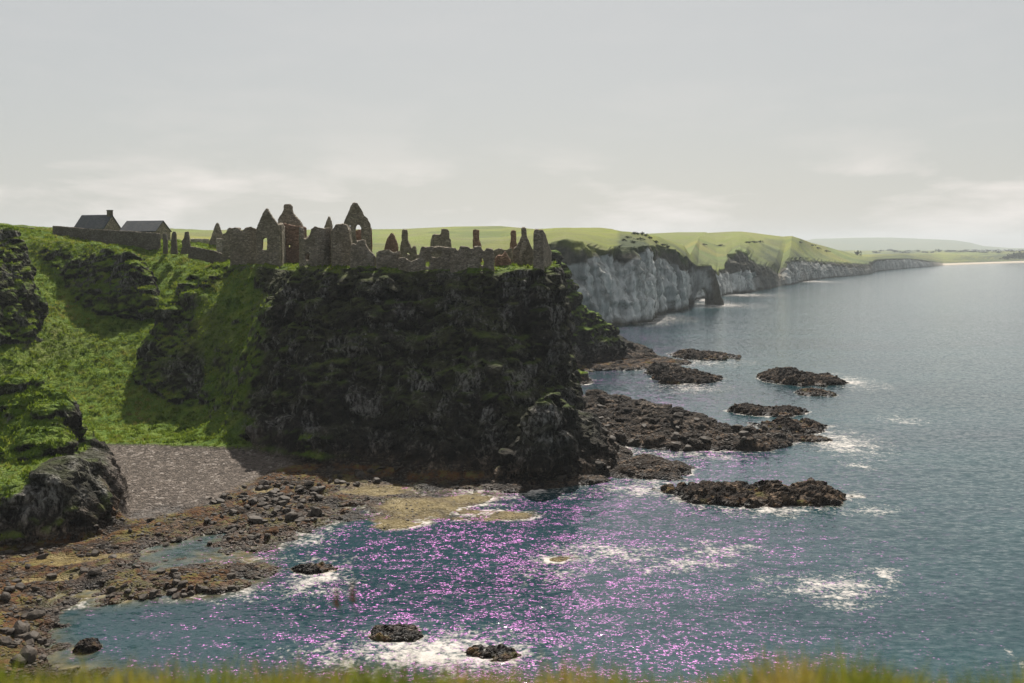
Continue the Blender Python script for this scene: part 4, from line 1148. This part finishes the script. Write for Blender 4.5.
# ------------------------------------------------------------------ walls and cottages on the mainland
o = wall('boundary_wall', [(52, 252), (52, 225.5), (70, 227), (100, 229.5), (130, 231), (160, 233.5), (160, 256)], 284, .9, mat=M_DARKST, vox=.25); tag(o, 'long tall dark stone wall running below the two cottages', 'wall', 'stone walls on the mainland')
o = wall('boundary_wall', [(-80, 236), (-80, 222), (0, 224.5), (30, 227.5), (51, 231), (51, 242)], 296, .7, mat=M_DARKST, vox=.3); tag(o, 'thin dark wall on the crest at the far left edge', 'wall', 'stone walls on the mainland')
o = wall('boundary_wall', [(188, 258), (188, 246), (200, 248), (215, 251), (225, 254.5), (235, 259), (236, 272), (215, 264), (200, 260)], 268, .8, mat=M_DARKST, vox=.22); tag(o, 'low dark wall sloping down towards the castle entrance', 'wall', 'stone walls on the mainland')
o = wall('ruined_wall', [(190, 254), (190, 238.5), (209, 239), (209, 254)], 306, .8, mat=M_PALEST, vox=.22); tag(o, 'low pale wall between the broken gate pier and the spiky ruin', 'wall', 'stone walls on the mainland')
o = wall('ruined_wall', [(216, 256), (216, 238.5), (236, 238), (236, 258)], 288, .8, mat=M_PALEST, vox=.22); tag(o, 'pale wall between the spiky ruin and the castle', 'wall', 'stone walls on the mainland')
o = wall('ruined_gable', [(208, 256), (209, 242), (212, 234), (214, 228), (216, 223.3), (217, 222.8), (218.5, 224), (220, 228), (222, 234), (223, 239), (222, 256)], 298, 1.0, mat=M_STONE); tag(o, 'small spiky ruined gable standing between the two pale walls', 'ruin')
o = wall('ruined_wall', [(222, 256), (222, 234), (226, 233), (227, 229.5), (229, 227.5), (232, 228), (233, 256)], 262, 1.0, mat=M_STONE); tag(o, 'grey broken wall stub touching the left end of the castle', 'ruin')
gp = 'broken gate piers at the end of the long wall'
o = wall('gate_pier', [(162.5, 254), (163, 234), (166, 233.5), (167, 240), (167, 254)], 279, 1.0, mat=M_DARKST); tag(o, 'short dark gate pier touching the end of the long tall wall', 'pier', gp)
o = wall('gate_pier', [(170.5, 254), (171, 236), (172.5, 231.5), (175, 231.5), (176, 240), (177, 254)], 276, 1.0, mat=M_DARKST); tag(o, 'middle dark gate pier, upright and narrow', 'pier', gp)
o = wall('gate_pier', [(180, 254), (182, 246), (181, 241), (184, 238), (184.5, 232), (188, 231.5), (189, 238), (189.5, 244), (191, 254)], 275, 1.0, mat=M_DARKST); tag(o, 'broken gate pier with a wide stepped foot beside the low sloping wall', 'pier', gp)

def bm_mesh(name, bm, mat, parent=None):
    me = bpy.data.meshes.new(name); bm.to_mesh(me); bm.free()
    return link(name, me, mat, parent)
def cottage(x, y, z, yaw, L, Wd, eave, ridge, label, chimney):
    t = empty('cottage', (x, y, z), label, 'cottage', 'slate roofed cottages behind the long wall')
    t.rotation_euler = (0, 0, yaw)
    bm = bmesh.new()
    v = [bm.verts.new(p) for p in ((-L/2, -Wd/2, -2), (L/2, -Wd/2, -2), (L/2, Wd/2, -2), (-L/2, Wd/2, -2), (-L/2, -Wd/2, eave), (L/2, -Wd/2, eave), (L/2, Wd/2, eave), (-L/2, Wd/2, eave), (-L/2, 0, ridge - .12), (L/2, 0, ridge - .12))]
    for f in ((0, 1, 5, 4), (2, 3, 7, 6), (1, 2, 6, 9, 5), (3, 0, 4, 8, 7), (3, 2, 1, 0), (4, 5, 9, 8), (6, 7, 8, 9)): bm.faces.new([v[i] for i in f])
    bm_mesh('wall', bm, M_STONE, t)
    bm = bmesh.new()
    o_, e_ = .25, .35
    sl = (ridge - eave) / (Wd / 2)
    pr = [(-Wd/2 - e_, eave - e_ * sl), (0, ridge), (Wd/2 + e_, eave - e_ * sl), (Wd/2 + e_, eave - e_ * sl + .22), (0, ridge + .25), (-Wd/2 - e_, eave - e_ * sl + .22)]
    A_ = [bm.verts.new((-L/2 - o_, a, b)) for a, b in pr]; B_ = [bm.verts.new((L/2 + o_, a, b)) for a, b in pr]
    for i in range(6): bm.faces.new((A_[i], A_[(i + 1) % 6], B_[(i + 1) % 6], B_[i]))
    for q in (A_, B_[::-1]):
        bm.faces.new((q[0], q[5], q[4], q[1])); bm.faces.new((q[1], q[4], q[3], q[2]))
    bmesh.ops.recalc_face_normals(bm, faces=bm.faces)
    rf = bm_mesh('roof', bm, M_SLATE, t)
    if chimney:
        bm = bmesh.new()
        bmesh.ops.create_cube(bm, size=1, matrix=Matrix.Translation((L/2 - .7, 0, ridge + .55)) @ Matrix.Diagonal((1.5, 1.1, 2.0, 1)))
        bmesh.ops.create_cube(bm, size=1, matrix=Matrix.Translation((L/2 - .7, 0, ridge + 1.6)) @ Matrix.Diagonal((1.7, 1.3, .2, 1)))
        bmesh.ops.bevel(bm, geom=bm.edges[:], offset=.04, segments=1, affect='EDGES')
        bm_mesh('chimney', bm, M_DARKST, rf)
    # openings in the front and the gable
    for (px_, w, h, zz) in ((-L * .28, 1.0, 1.2, 1.0), (L * .05, 1.1, 2.1, 0.0), (L * .3, 1.0, 1.2, 1.0)):
        bm = bmesh.new()
        bmesh.ops.create_cube(bm, size=1, matrix=Matrix.Translation((px_, -Wd/2 - .02, zz + h / 2)) @ Matrix.Diagonal((w, .12, h, 1)))
        bm_mesh('door' if h > 2 else 'window', bm, M_SLATE, t)
    return t
c1 = D(97, 217, 312); cottage(c1[0], c1[1], 44.2, R(-20), 11.5, 7.0, 2.6, c1[2] - 44.2 + .4, 'slate roofed cottage with a chimney, the left one behind the long stone wall', True)
c2 = D(145, 221.5, 308); cottage(c2[0], c2[1], 43.6, R(-18), 13.0, 7.0, 2.2, c2[2] - 43.6, 'slate roofed cottage without a chimney, the right one behind the long stone wall', False)
# ------------------------------------------------------------------ boulders, stones, pebbles
def rock_shape(seed, sub=3, squash=.7):
    bm = bmesh.new(); bmesh.ops.create_icosphere(bm, subdivisions=sub, radius=1.0)
    me = bpy.data.meshes.new('boulder'); bm.to_mesh(me); bm.free()
    co = get_co(me)
    r = np.random.default_rng(seed)
    for k in range(9):                       # chop facets off
        n = r.normal(size=3); n /= np.linalg.norm(n)
        lim = r.uniform(.42, .8)
        dd = co @ n
        co = co - np.outer(np.maximum(0, dd - lim), n) * .95
    co *= (1 + .12 * fbm(co * 2.2 + seed * 5, 3))[:, None]
    co[:, 2] *= squash
    set_co(me, co)
    me.materials.append(M_BOULDER)
    return me
shapes = [rock_shape(s, 3, q) for s, q in zip(range(8), (.7, .6, .8, .55, .75, .65, .5, .85))]
def ground(px, py):
    p = hit(px, py, LAND_BVH)
    return p
areas = [((242, 482, 322, 522), 70, (.5, 1.15)), ((325, 468, 400, 486), 22, (.5, 1.2)), ((210, 496, 300, 545), 42, (.4, .9)), ((120, 520, 215, 600), 34, (.35, .8)), ((0, 545, 120, 600), 28, (.4, 1.0)),
         ((0, 612, 44, 664), 26, (.4, 1.1)), ((150, 575, 240, 606), 26, (.35, .8)), ((560, 462, 625, 482), 12, (.5, 1.1)), ((596, 405, 790, 450), 40, (.6, 1.6)), ((230, 560, 265, 582), 6, (.3, .6))]
n_b = 0
for (ax, ay, bx, by), n, (s0, s1) in areas:
    for _ in range(n):
        p = ground(random.uniform(ax, bx), random.uniform(ay, by))
        if p is None or p[2] < -.4 or p[2] > 6: continue
        s = s0 + (s1 - s0) * random.random() ** 2
        o = bpy.data.objects.new('boulder', random.choice(shapes)); COL.objects.link(o)
        o.location = (p[0], p[1], p[2] + s * .18)
        o.rotation_euler = (random.uniform(-.3, .3), random.uniform(-.3, .3), random.uniform(0, 6.28))
        o.scale = (s * random.uniform(.8, 1.3), s * random.uniform(.8, 1.1), s * random.uniform(.8, 1.15))
        tag(o, 'dark boulder lying loose among others on the rocky foreshore', 'boulder', 'dark boulders scattered over the foreshore')
        n_b += 1

def stone_litter(name, n, pick, size, mat):
    tv = get_co(rock_shape(3, 1, .65)); bm_ = bmesh.new(); bmesh.ops.create_icosphere(bm_, subdivisions=1, radius=1); tf = np.array([[v.index for v in f.verts] for f in bm_.faces]); bm_.free()
    pts = pick(n)
    n = len(pts)
    s = RNG.uniform(size[0], size[1], n) * RNG.uniform(.6, 1.0, n)
    a = RNG.uniform(0, 6.28, n); st_ = RNG.uniform(.7, 1.4, n)
    x = tv[None, :, 0] * st_[:, None]; y = tv[None, :, 1]
    V = np.stack([(x * np.cos(a)[:, None] - y * np.sin(a)[:, None]) * s[:, None] + pts[:, 0:1], (x * np.sin(a)[:, None] + y * np.cos(a)[:, None]) * s[:, None] + pts[:, 1:2], tv[None, :, 2] * s[:, None] + pts[:, 2:3]], -1)
    F = tf[None] + (np.arange(n) * len(tv))[:, None, None]
    me = mesh_np(name, V.reshape(-1, 3), F.reshape(-1, 3))
    o = link(name, me, mat); o['kind'] = 'stuff'
    return o
def face_pick(sel_w):
    def f(n):
        A = LAND_CO[LAND_F]
        area = np.linalg.norm(np.cross(A[:, 1] - A[:, 0], A[:, 3] - A[:, 0]), axis=1)
        w = area * sel_w; w = w / w.sum()
        i = RNG.choice(len(w), n, p=w)
        u, v = RNG.random((2, n, 1))
        q = A[i]
        return (q[:, 0] * (1 - u) + q[:, 1] * u) * (1 - v) + (q[:, 3] * (1 - u) + q[:, 2] * u) * v
    return f
stone_litter('shingle_pebbles', 16000, face_pick((fm[:, 1] > .4) * 1.0), (.1, .26), M_PEB)
stone_litter('shore_stones', 17000, face_pick(((fc[:, 2] < 2.4) & (fc[:, 2] > -.15) & (fm[:, 1] < .5) & (fm[:, 0] < .3)) * np.clip(1.0 - 1.3 * fm[:, 2], .08, 1) * np.where(fc[:, 0] < -5, 1.0, .7)), (.1, .42), M_BOULDER)

# ------------------------------------------------------------------ grass
def blades(name, pts, h, w, tone, lean, mat, per=4, spread=.18):
    n = len(pts) * per
    P = np.repeat(pts, per, 0) + np.concatenate([RNG.normal(0, spread, (n, 2)), np.full((n, 1), -.04)], 1)
    hh_ = np.repeat(h, per) * RNG.uniform(.55, 1.1, n)
    a = RNG.uniform(0, 6.28, n)
    d = np.stack([np.cos(a), np.sin(a), np.zeros(n)], 1)
    l = np.stack([RNG.normal(0, lean, n), RNG.normal(0, lean, n), np.ones(n)], 1)
    tip = P + l * hh_[:, None]
    ww = (np.repeat(w, per) * RNG.uniform(.7, 1.3, n))[:, None] * d
    V = np.stack([P - ww, P + ww, tip], 1).reshape(-1, 3)
    me = mesh_np(name, V, np.arange(n * 3).reshape(-1, 3))
    tn = np.clip(np.repeat(tone, per) + RNG.normal(0, .09, n), 0, 1)
    t3 = np.repeat(tn, 3)
    set_attr(me, 'tone', np.stack([t3, t3, t3, np.ones_like(t3)], 1))
    o = link(name, me, mat); o['kind'] = 'stuff'
    return o
M_TURF = mat_grass('turf_blades', [(0.0, (0.04, 0.085, 0.007)), (.35, (.1, .165, .013)), (.6, (.175, .23, .024)), (.85, (.26, .25, .055)), (1.0, (.3, .25, .09))])
M_FORE = mat_grass('clifftop_blades', [(0.0, (0.05, 0.08, 0.012)), (.3, (.13, .15, .022)), (.6, (.27, .21, .045)), (.85, (.33, .19, .06)), (1.0, (.42, .3, .14))], .55)
vis = (fc[:, 1] < 300) & (fm[:, 0] > .35)
pts = face_pick(vis * fm[:, 0] ** 2 * np.where(fc[:, 0] < -25, 1.0, .5))(125000)
tn = .42 + fbm(pts / 10.0, 4) * .95 + fbm(pts / 1.4, 2) * .6
hgt = np.clip(.36 + fbm(pts / 1.3 + 7, 2) * .9, .08, .95)
blades('turf_grass', pts, hgt, hgt * .3, tn, .35, M_TURF, 4, .22)

# cliff top at the viewer's feet
ys = np.array([-9, -5, 0, 1.5, 2.4, 3.0, 3.35, 3.6, 3.9, 4.3, 5.2, 7.5, 11, 17, 26])
zs = np.array([38.72, 38.66, 38.6, 38.57, 38.55, 38.515, 38.455, 38.31, 37.97, 37.3, 35, 29, 20, 6, -4.0])
xs = np.linspace(-16, 16, 130)
CX, CY = np.meshgrid(xs, ys); CZ = np.repeat(zs[:, None], len(xs), 1)
wv = fbm(xyz(CX, CY * 0) / 1.3, 3).reshape(CX.shape)
CY = CY + np.where(CY > 2.5, wv * .22, 0); CZ = CZ + fbm(xyz(CX, CY) / .9, 2).reshape(CX.shape) * .03
me = mesh_np('cliff_top', xyz(CX, CY, CZ), grid_faces(len(xs), len(ys)), True)
set_attr(me, 'mask', np.stack([np.where(CZ.ravel() > 33, 1.0, .2), CZ.ravel() * 0, CZ.ravel() * 0, CZ.ravel() * 0], 1))
o = link('cliff_top', me, M_LAND); o['kind'] = 'structure'
CT = BVHTree.FromPolygons([tuple(v) for v in xyz(CX, CY, CZ)], [tuple(int(i) for i in f) for f in grid_faces(len(xs), len(ys))])
n = 42000
gx = RNG.uniform(-4.5, 4.5, n); gy = RNG.uniform(1.6, 3.85, n)
gz = np.array([CT.ray_cast(Vector((a, b, 45)), Vector((0, 0, -1)))[0][2] for a, b in zip(gx, gy)])
pts = np.stack([gx, gy, gz], 1)
tn = .42 + fbm(pts / .35, 3) * 1.1
hg = np.clip(.16 + fbm(pts / .4 + 3, 3) * .2, .05, .3)
blades('clifftop_grass', pts, hg, np.full(n, .0048), tn, .28, M_FORE, 2, .02)
# a few taller flowering stalks
M_STALK = mat_simple('seed_head', (.2, .075, .04), (.34, .15, .09), 9, .9, .2)
def stalk(px, py_top, y, label):
    tip = D(px, py_top, y)
    base = CT.ray_cast(Vector((tip[0] + .03, y, 45)), Vector((0, 0, -1)))[0]
    L = tip[2] - base[2]
    if L < .03: return
    t = empty('grass_stalk', tuple(base), label, 'plant', 'flowering stalks in the clifftop grass')
    bm = bmesh.new()
    prev = None
    for i in range(7):
        f = i / 6; c = Vector((-.03 * f * f, 0, L * f)); r = .0022 * (1 - .5 * f)
        ring = [bm.verts.new(c + Vector((math.cos(q) * r, math.sin(q) * r, 0))) for q in (0, 2.1, 4.2)]
        if prev:
            for j in range(3): bm.faces.new((prev[j], prev[(j + 1) % 3], ring[(j + 1) % 3], ring[j]))
        prev = ring
    bm_mesh('stem', bm, M_FORE, t)
    bm = bmesh.new()
    for i in range(16):
        f = i / 15; a = i * 2.4
        bmesh.ops.create_icosphere(bm, subdivisions=1, radius=.0065 * (1.1 - .6 * f), matrix=Matrix.Translation((-.03 + math.cos(a) * .006 * (1 - f * .6), math.sin(a) * .006, L - .07 * (1 - f) + .01)))
    bm_mesh('seed_head', bm, M_STALK, t)
for args in ((336, 590, 3.35, 'taller reddish seed head in the clifftop grass, left of its neighbour'), (352, 584, 3.3, 'tallest reddish seed head standing above the clifftop grass'),):
    stalk(*args)

# ------------------------------------------------------------------ far bushes, trees, hedges and houses
def clump(seed, n=14, leaf=0):
    """a crown of many small leaf tufts round uneven limbs, unit size, base at z=0"""
    r = np.random.default_rng(seed)
    V, Fc = [], []
    cs = r.normal(0, .33, (n, 3)) * np.array([1, 1, .6]) + np.array([0, 0, .5])
    k = 0
    for c in cs:
        for _ in range(26):
            u = r.normal(size=3); u /= np.linalg.norm(u)
            p = c + u * r.uniform(.12, .3); p[2] = max(.02, p[2])
            a = r.normal(size=3) * .075; b = r.normal(size=3) * .075
            V += [p - a, p + a, p + b]; Fc.append((k, k + 1, k + 2)); k += 3
    return mesh_np('bush', np.array(V), np.array(Fc))
clumps = [clump(s) for s in range(4)]
for c in clumps: c.materials.append(M_BUSH)
def put_bush(name, px, py, w, h, label, cat, group, seed, bvh=None, sink=.1):
    p = hit(px, py, bvh)
    if p is None: return None
    o = bpy.data.objects.new(name, clumps[seed % 4]); COL.objects.link(o)
    s = p[1] / FPX
    o.location = (p[0], p[1], p[2] - h * s * sink); o.scale = (w * s, w * s, h * s)
    o.rotation_euler = (0, 0, seed * 1.3)
    return tag(o, label, cat, group)
g1 = 'windswept bushes along the top of the white cliff'
for i, (px, py, w, h) in enumerate(((634, 234.5, 3, 3.2), (637.5, 235, 3, 3.5), (642, 235.2, 3.5, 3.2), (646, 236.5, 3, 3), (650, 239, 3.5, 3), (628, 238, 4, 2.5), (624, 241, 4, 2.5), (640, 240, 5, 2.6), (656, 243, 5, 3), (663, 246, 5, 3), (668, 248, 4, 3), (633, 243, 5, 2.5))):
    put_bush('bush', px, py, w, h, 'small dark bush on the grassy lip of the white cliff', 'bush', g1, i)
g2 = 'scattered bushes on the far pasture'
for i, (px, py, w, h) in enumerate(((748, 243, 5, 2), (754, 243, 5, 2.5), (760, 242.5, 4, 2), (720, 246, 5, 1.8), (704, 245, 5, 1.6), (812, 246, 4, 2), (818, 249, 4, 2), (826, 252, 4, 2), (800, 243, 5, 2))):
    put_bush('bush', px, py, w, h, 'dark patch of scrub on the far green hillside above the chalk', 'bush', g2, i)
put_bush('tree', 857, 255.2, 5, 4.5, 'lone dark rounded tree on the skyline of the low headland', 'tree', None, 2)
g3 = 'dark trees at the far end of the strand'
for i, (px, py, w, h) in enumerate(((1006, 259.3, 7, 4), (1012, 258.8, 8, 6), (1018, 258.5, 8, 7), (1024, 258.3, 9, 7), (1031, 258.2, 9, 7), (1040, 258, 9, 7))):
    put_bush('tree', px, py, w, h, 'dark tree in the clump beyond the strand at the right edge', 'tree', g3, i)
g4 = 'far trees on the skyline of the coastal plain'
for i in range(34):
    put_bush('tree', 872 + i * 4.7 + random.uniform(-2, 2), 252.3 + random.uniform(-1.2, 1.0), random.uniform(3, 6), random.uniform(1.6, 3.0), 'tiny far off dark tree on the coastal plain under the distant hills', 'tree', g4, i, PLAIN_BVH if i % 3 else None)
# town houses
bm = bmesh.new()
v = [bm.verts.new(p) for p in ((-.5, -.5, 0), (.5, -.5, 0), (.5, .5, 0), (-.5, .5, 0), (-.5, -.5, .6), (.5, -.5, .6), (.5, .5, .6), (-.5, .5, .6), (-.5, 0, 1), (.5, 0, 1))]
for f in ((0, 1, 5, 4), (1, 2, 6, 9, 5), (2, 3, 7, 6), (3, 0, 4, 8, 7), (4, 5, 9, 8), (6, 7, 8, 9)): bm.faces.new([v[i] for i in f])
hm_ = bpy.data.meshes.new('house'); bm.to_mesh(hm_); bm.free()
hm_.materials.append(M_WHITE); hm_.materials.append(M_SLATE)
for i in (4, 5): hm_.polygons[i].material_index = 1
g5 = 'white houses of the far town'
for i in range(22):
    px = 974 + i * 2.5 + random.uniform(-1, 1); py = 251.0 + random.uniform(-.4, .8)
    p = hit(px, py, PLAIN_BVH)
    if p is None: continue
    o = bpy.data.objects.new('house', hm_); COL.objects.link(o)
    s = p[1] / FPX
    o.location = (p[0], p[1], p[2] - .3); o.scale = (random.uniform(2, 4.5) * s, 9, random.uniform(1.2, 1.9) * s); o.rotation_euler = (0, 0, random.uniform(-.5, .5))
    tag(o, 'tiny white house in the far town at the right under the horizon', 'house', g5)
# hedges seen through the ruin
def hedge(a, b, dsep, label, h=2.2):
    V = []; F_ = []; k = 0
    A = hit(*a); B = hit(*b)
    if A is None or B is None: return
    n = max(20, int(np.linalg.norm(B - A) / 1.2))
    base = []
    for i in range(n + 1):
        f = i / n
        x = A[0] + (B[0] - A[0]) * f; y = A[1] + (B[1] - A[1]) * f
        h0 = COAST_BVH.ray_cast(Vector((x, y, 400)), Vector((0, 0, -1)))[0]
        z = h0[2] if h0 else A[2]
        base.append((x, y, z))
    r = np.random.default_rng(int(a[0]))
    for (x, y, z) in base:
        for _ in range(22):
            p = np.array([x, y, z]) + np.array([r.normal(0, .7), r.normal(0, .6), r.uniform(-.2, h)])
            u = r.normal(size=3) * .45; w = r.normal(size=3) * .45
            V += [p - u, p + u, p + w]; F_.append((k, k + 1, k + 2)); k += 3
    V = np.array(V); c = V.mean(0)
    o = link('hedge', mesh_np('hedge', V - c, np.array(F_)), M_BUSH); o.location = c
    tag(o, label, 'hedge')
#hedge((452, 237), (515, 236.5), 0, 'thin dark hedge crossing the green field between the castle chimneys', 1.1)

# ------------------------------------------------------------------ light, air, camera
AZ, EL = R(2.5), R(47.0)
sd = Vector((math.sin(AZ) * math.cos(EL), math.cos(AZ) * math.cos(EL), math.sin(EL)))
sun = bpy.data.lights.new('sun', 'SUN'); sun.energy = 5.0; sun.angle = R(0.53); sun.color = (1.0, 0.95, 0.87)
so = bpy.data.objects.new('sun', sun); COL.objects.link(so); so.location = (60, 300, 300)
so.rotation_euler = sd.to_track_quat('Z', 'Y').to_euler()

w = bpy.data.worlds.new('World'); scene.world = w; w.use_nodes = True
nt = w.node_tree; nt.nodes.clear()
def N(kind, **kw):
    n = nt.nodes.new(kind)
    for k, v in kw.items(): setattr(n, k, v)
    return n
L = nt.links.new
sky = N('ShaderNodeTexSky'); sky.sky_type = 'NISHITA'; sky.sun_disc = False
sky.sun_elevation = EL; sky.sun_rotation = AZ
sky.altitude = 40; sky.air_density = 1.0; sky.dust_density = 2.0; sky.ozone_density = 1.0
tc = N('ShaderNodeTexCoord')
sx = N('ShaderNodeSeparateXYZ'); L(tc.outputs['Generated'], sx.inputs[0])
mp = N('ShaderNodeMapping'); mp.inputs['Scale'].default_value = (1, 1, 4.2); L(tc.outputs['Generated'], mp.inputs[0])
n1 = N('ShaderNodeTexNoise'); n1.inputs['Scale'].default_value = 5.5; n1.inputs['Detail'].default_value = 7; n1.inputs['Roughness'].default_value = .58; n1.inputs['Distortion'].default_value = .25
L(mp.outputs[0], n1.inputs['Vector'])
def ramp(src, stops):
    r = N('ShaderNodeValToRGB'); e = r.color_ramp.elements
    while len(e) > 1: e.remove(e[-1])
    for i, (p, c) in enumerate(stops):
        el = e[0] if i == 0 else e.new(p)
        el.position = p; el.color = (c, c, c, 1)
    L(src, r.inputs[0]); return r.outputs[0]
def M(op, a, b):
    m = N('ShaderNodeMath'); m.operation = op
    for s, v in ((m.inputs[0], a), (m.inputs[1], b)):
        if isinstance(v, (int, float)): s.default_value = v
        else: L(v, s)
    return m.outputs[0]
band = ramp(sx.outputs[2], [(0.0, .35), (.03, .9), (.065, .8), (.09, .25), (.12, .1), (.2, .06), (.6, .0)])
cl = M('MULTIPLY', ramp(n1.outputs[0], [(.47, 0), (.64, 1)]), band)
# thin high veil that greys the whole sky
veil = N('ShaderNodeMix'); veil.data_type = 'RGBA'
vd = N('ShaderNodeVectorMath'); vd.operation = 'DOT_PRODUCT'
L(tc.outputs['Generated'], vd.inputs[0]); vd.inputs[1].default_value = tuple(sd)
toward = ramp(M('ADD', M('MULTIPLY', vd.outputs['Value'], .5), .5), [(.2, .12), (.5, .42), (.78, 1.0)])
L(M('MULTIPLY', toward, VEIL), veil.inputs[0])
L(sky.outputs[0], veil.inputs[6]); veil.inputs[7].default_value = VEIL_COL
cm = N('ShaderNodeMix'); cm.data_type = 'RGBA'
L(M('MULTIPLY', cl, .85), cm.inputs[0]); L(veil.outputs[2], cm.inputs[6]); cm.inputs[7].default_value = CLOUD_COL
bg = N('ShaderNodeBackground'); bg.inputs['Strength'].default_value = SKY_STR
L(cm.outputs[2], bg.inputs['Color'])
wo = N('ShaderNodeOutputWorld'); L(bg.outputs[0], wo.inputs['Surface'])

# the air
bm = bmesh.new(); bmesh.ops.create_cube(bm, size=1)
hz = bpy.data.meshes.new('haze'); bm.to_mesh(hz); bm.free()
k = bpy.data.materials.new('sea_haze'); k.use_nodes = True; k.node_tree.nodes.clear()
po = k.node_tree.nodes.new('ShaderNodeOutputMaterial'); pv = k.node_tree.nodes.new('ShaderNodeVolumePrincipled')
pv.inputs['Color'].default_value = (.84, .9, .94, 1); pv.inputs['Density'].default_value = HAZE; pv.inputs['Anisotropy'].default_value = 0.15
k.node_tree.links.new(pv.outputs[0], po.inputs['Volume'])
o = link('haze', hz, k); o['kind'] = 'stuff'
ztop = 240.0
o.location = (0, 7200, (ztop - 8.5) / 2); o.scale = (22000, 14900, ztop + 8.5)

cam = bpy.data.cameras.new('camera'); co_ = bpy.data.objects.new('camera', cam); COL.objects.link(co_)
cam.sensor_width = 36; cam.lens = FPX * 36 / W0; cam.clip_start = .05; cam.clip_end = 40000
co_.location = EYE; co_.rotation_euler = (math.pi / 2 - PITCH, 0, 0)
cam.dof.use_dof = True; cam.dof.focus_distance = 200; cam.dof.aperture_fstop = 1.6
scene.camera = co_

scene.view_settings.view_transform = 'Standard'; scene.view_settings.look = 'None'
scene.view_settings.gamma = 1; scene.view_settings.exposure = EXPO; scene.view_settings.use_curve_mapping = False
scene.render.engine = 'CYCLES'
cy = scene.cycles
cy.max_bounces = 5; cy.diffuse_bounces = 2; cy.glossy_bounces = 2; cy.transmission_bounces = 2; cy.volume_bounces = 0
cy.use_denoising = True
cy.sample_clamp_indirect = 6
cy.volume_max_steps = 8; cy.volume_step_rate = 10
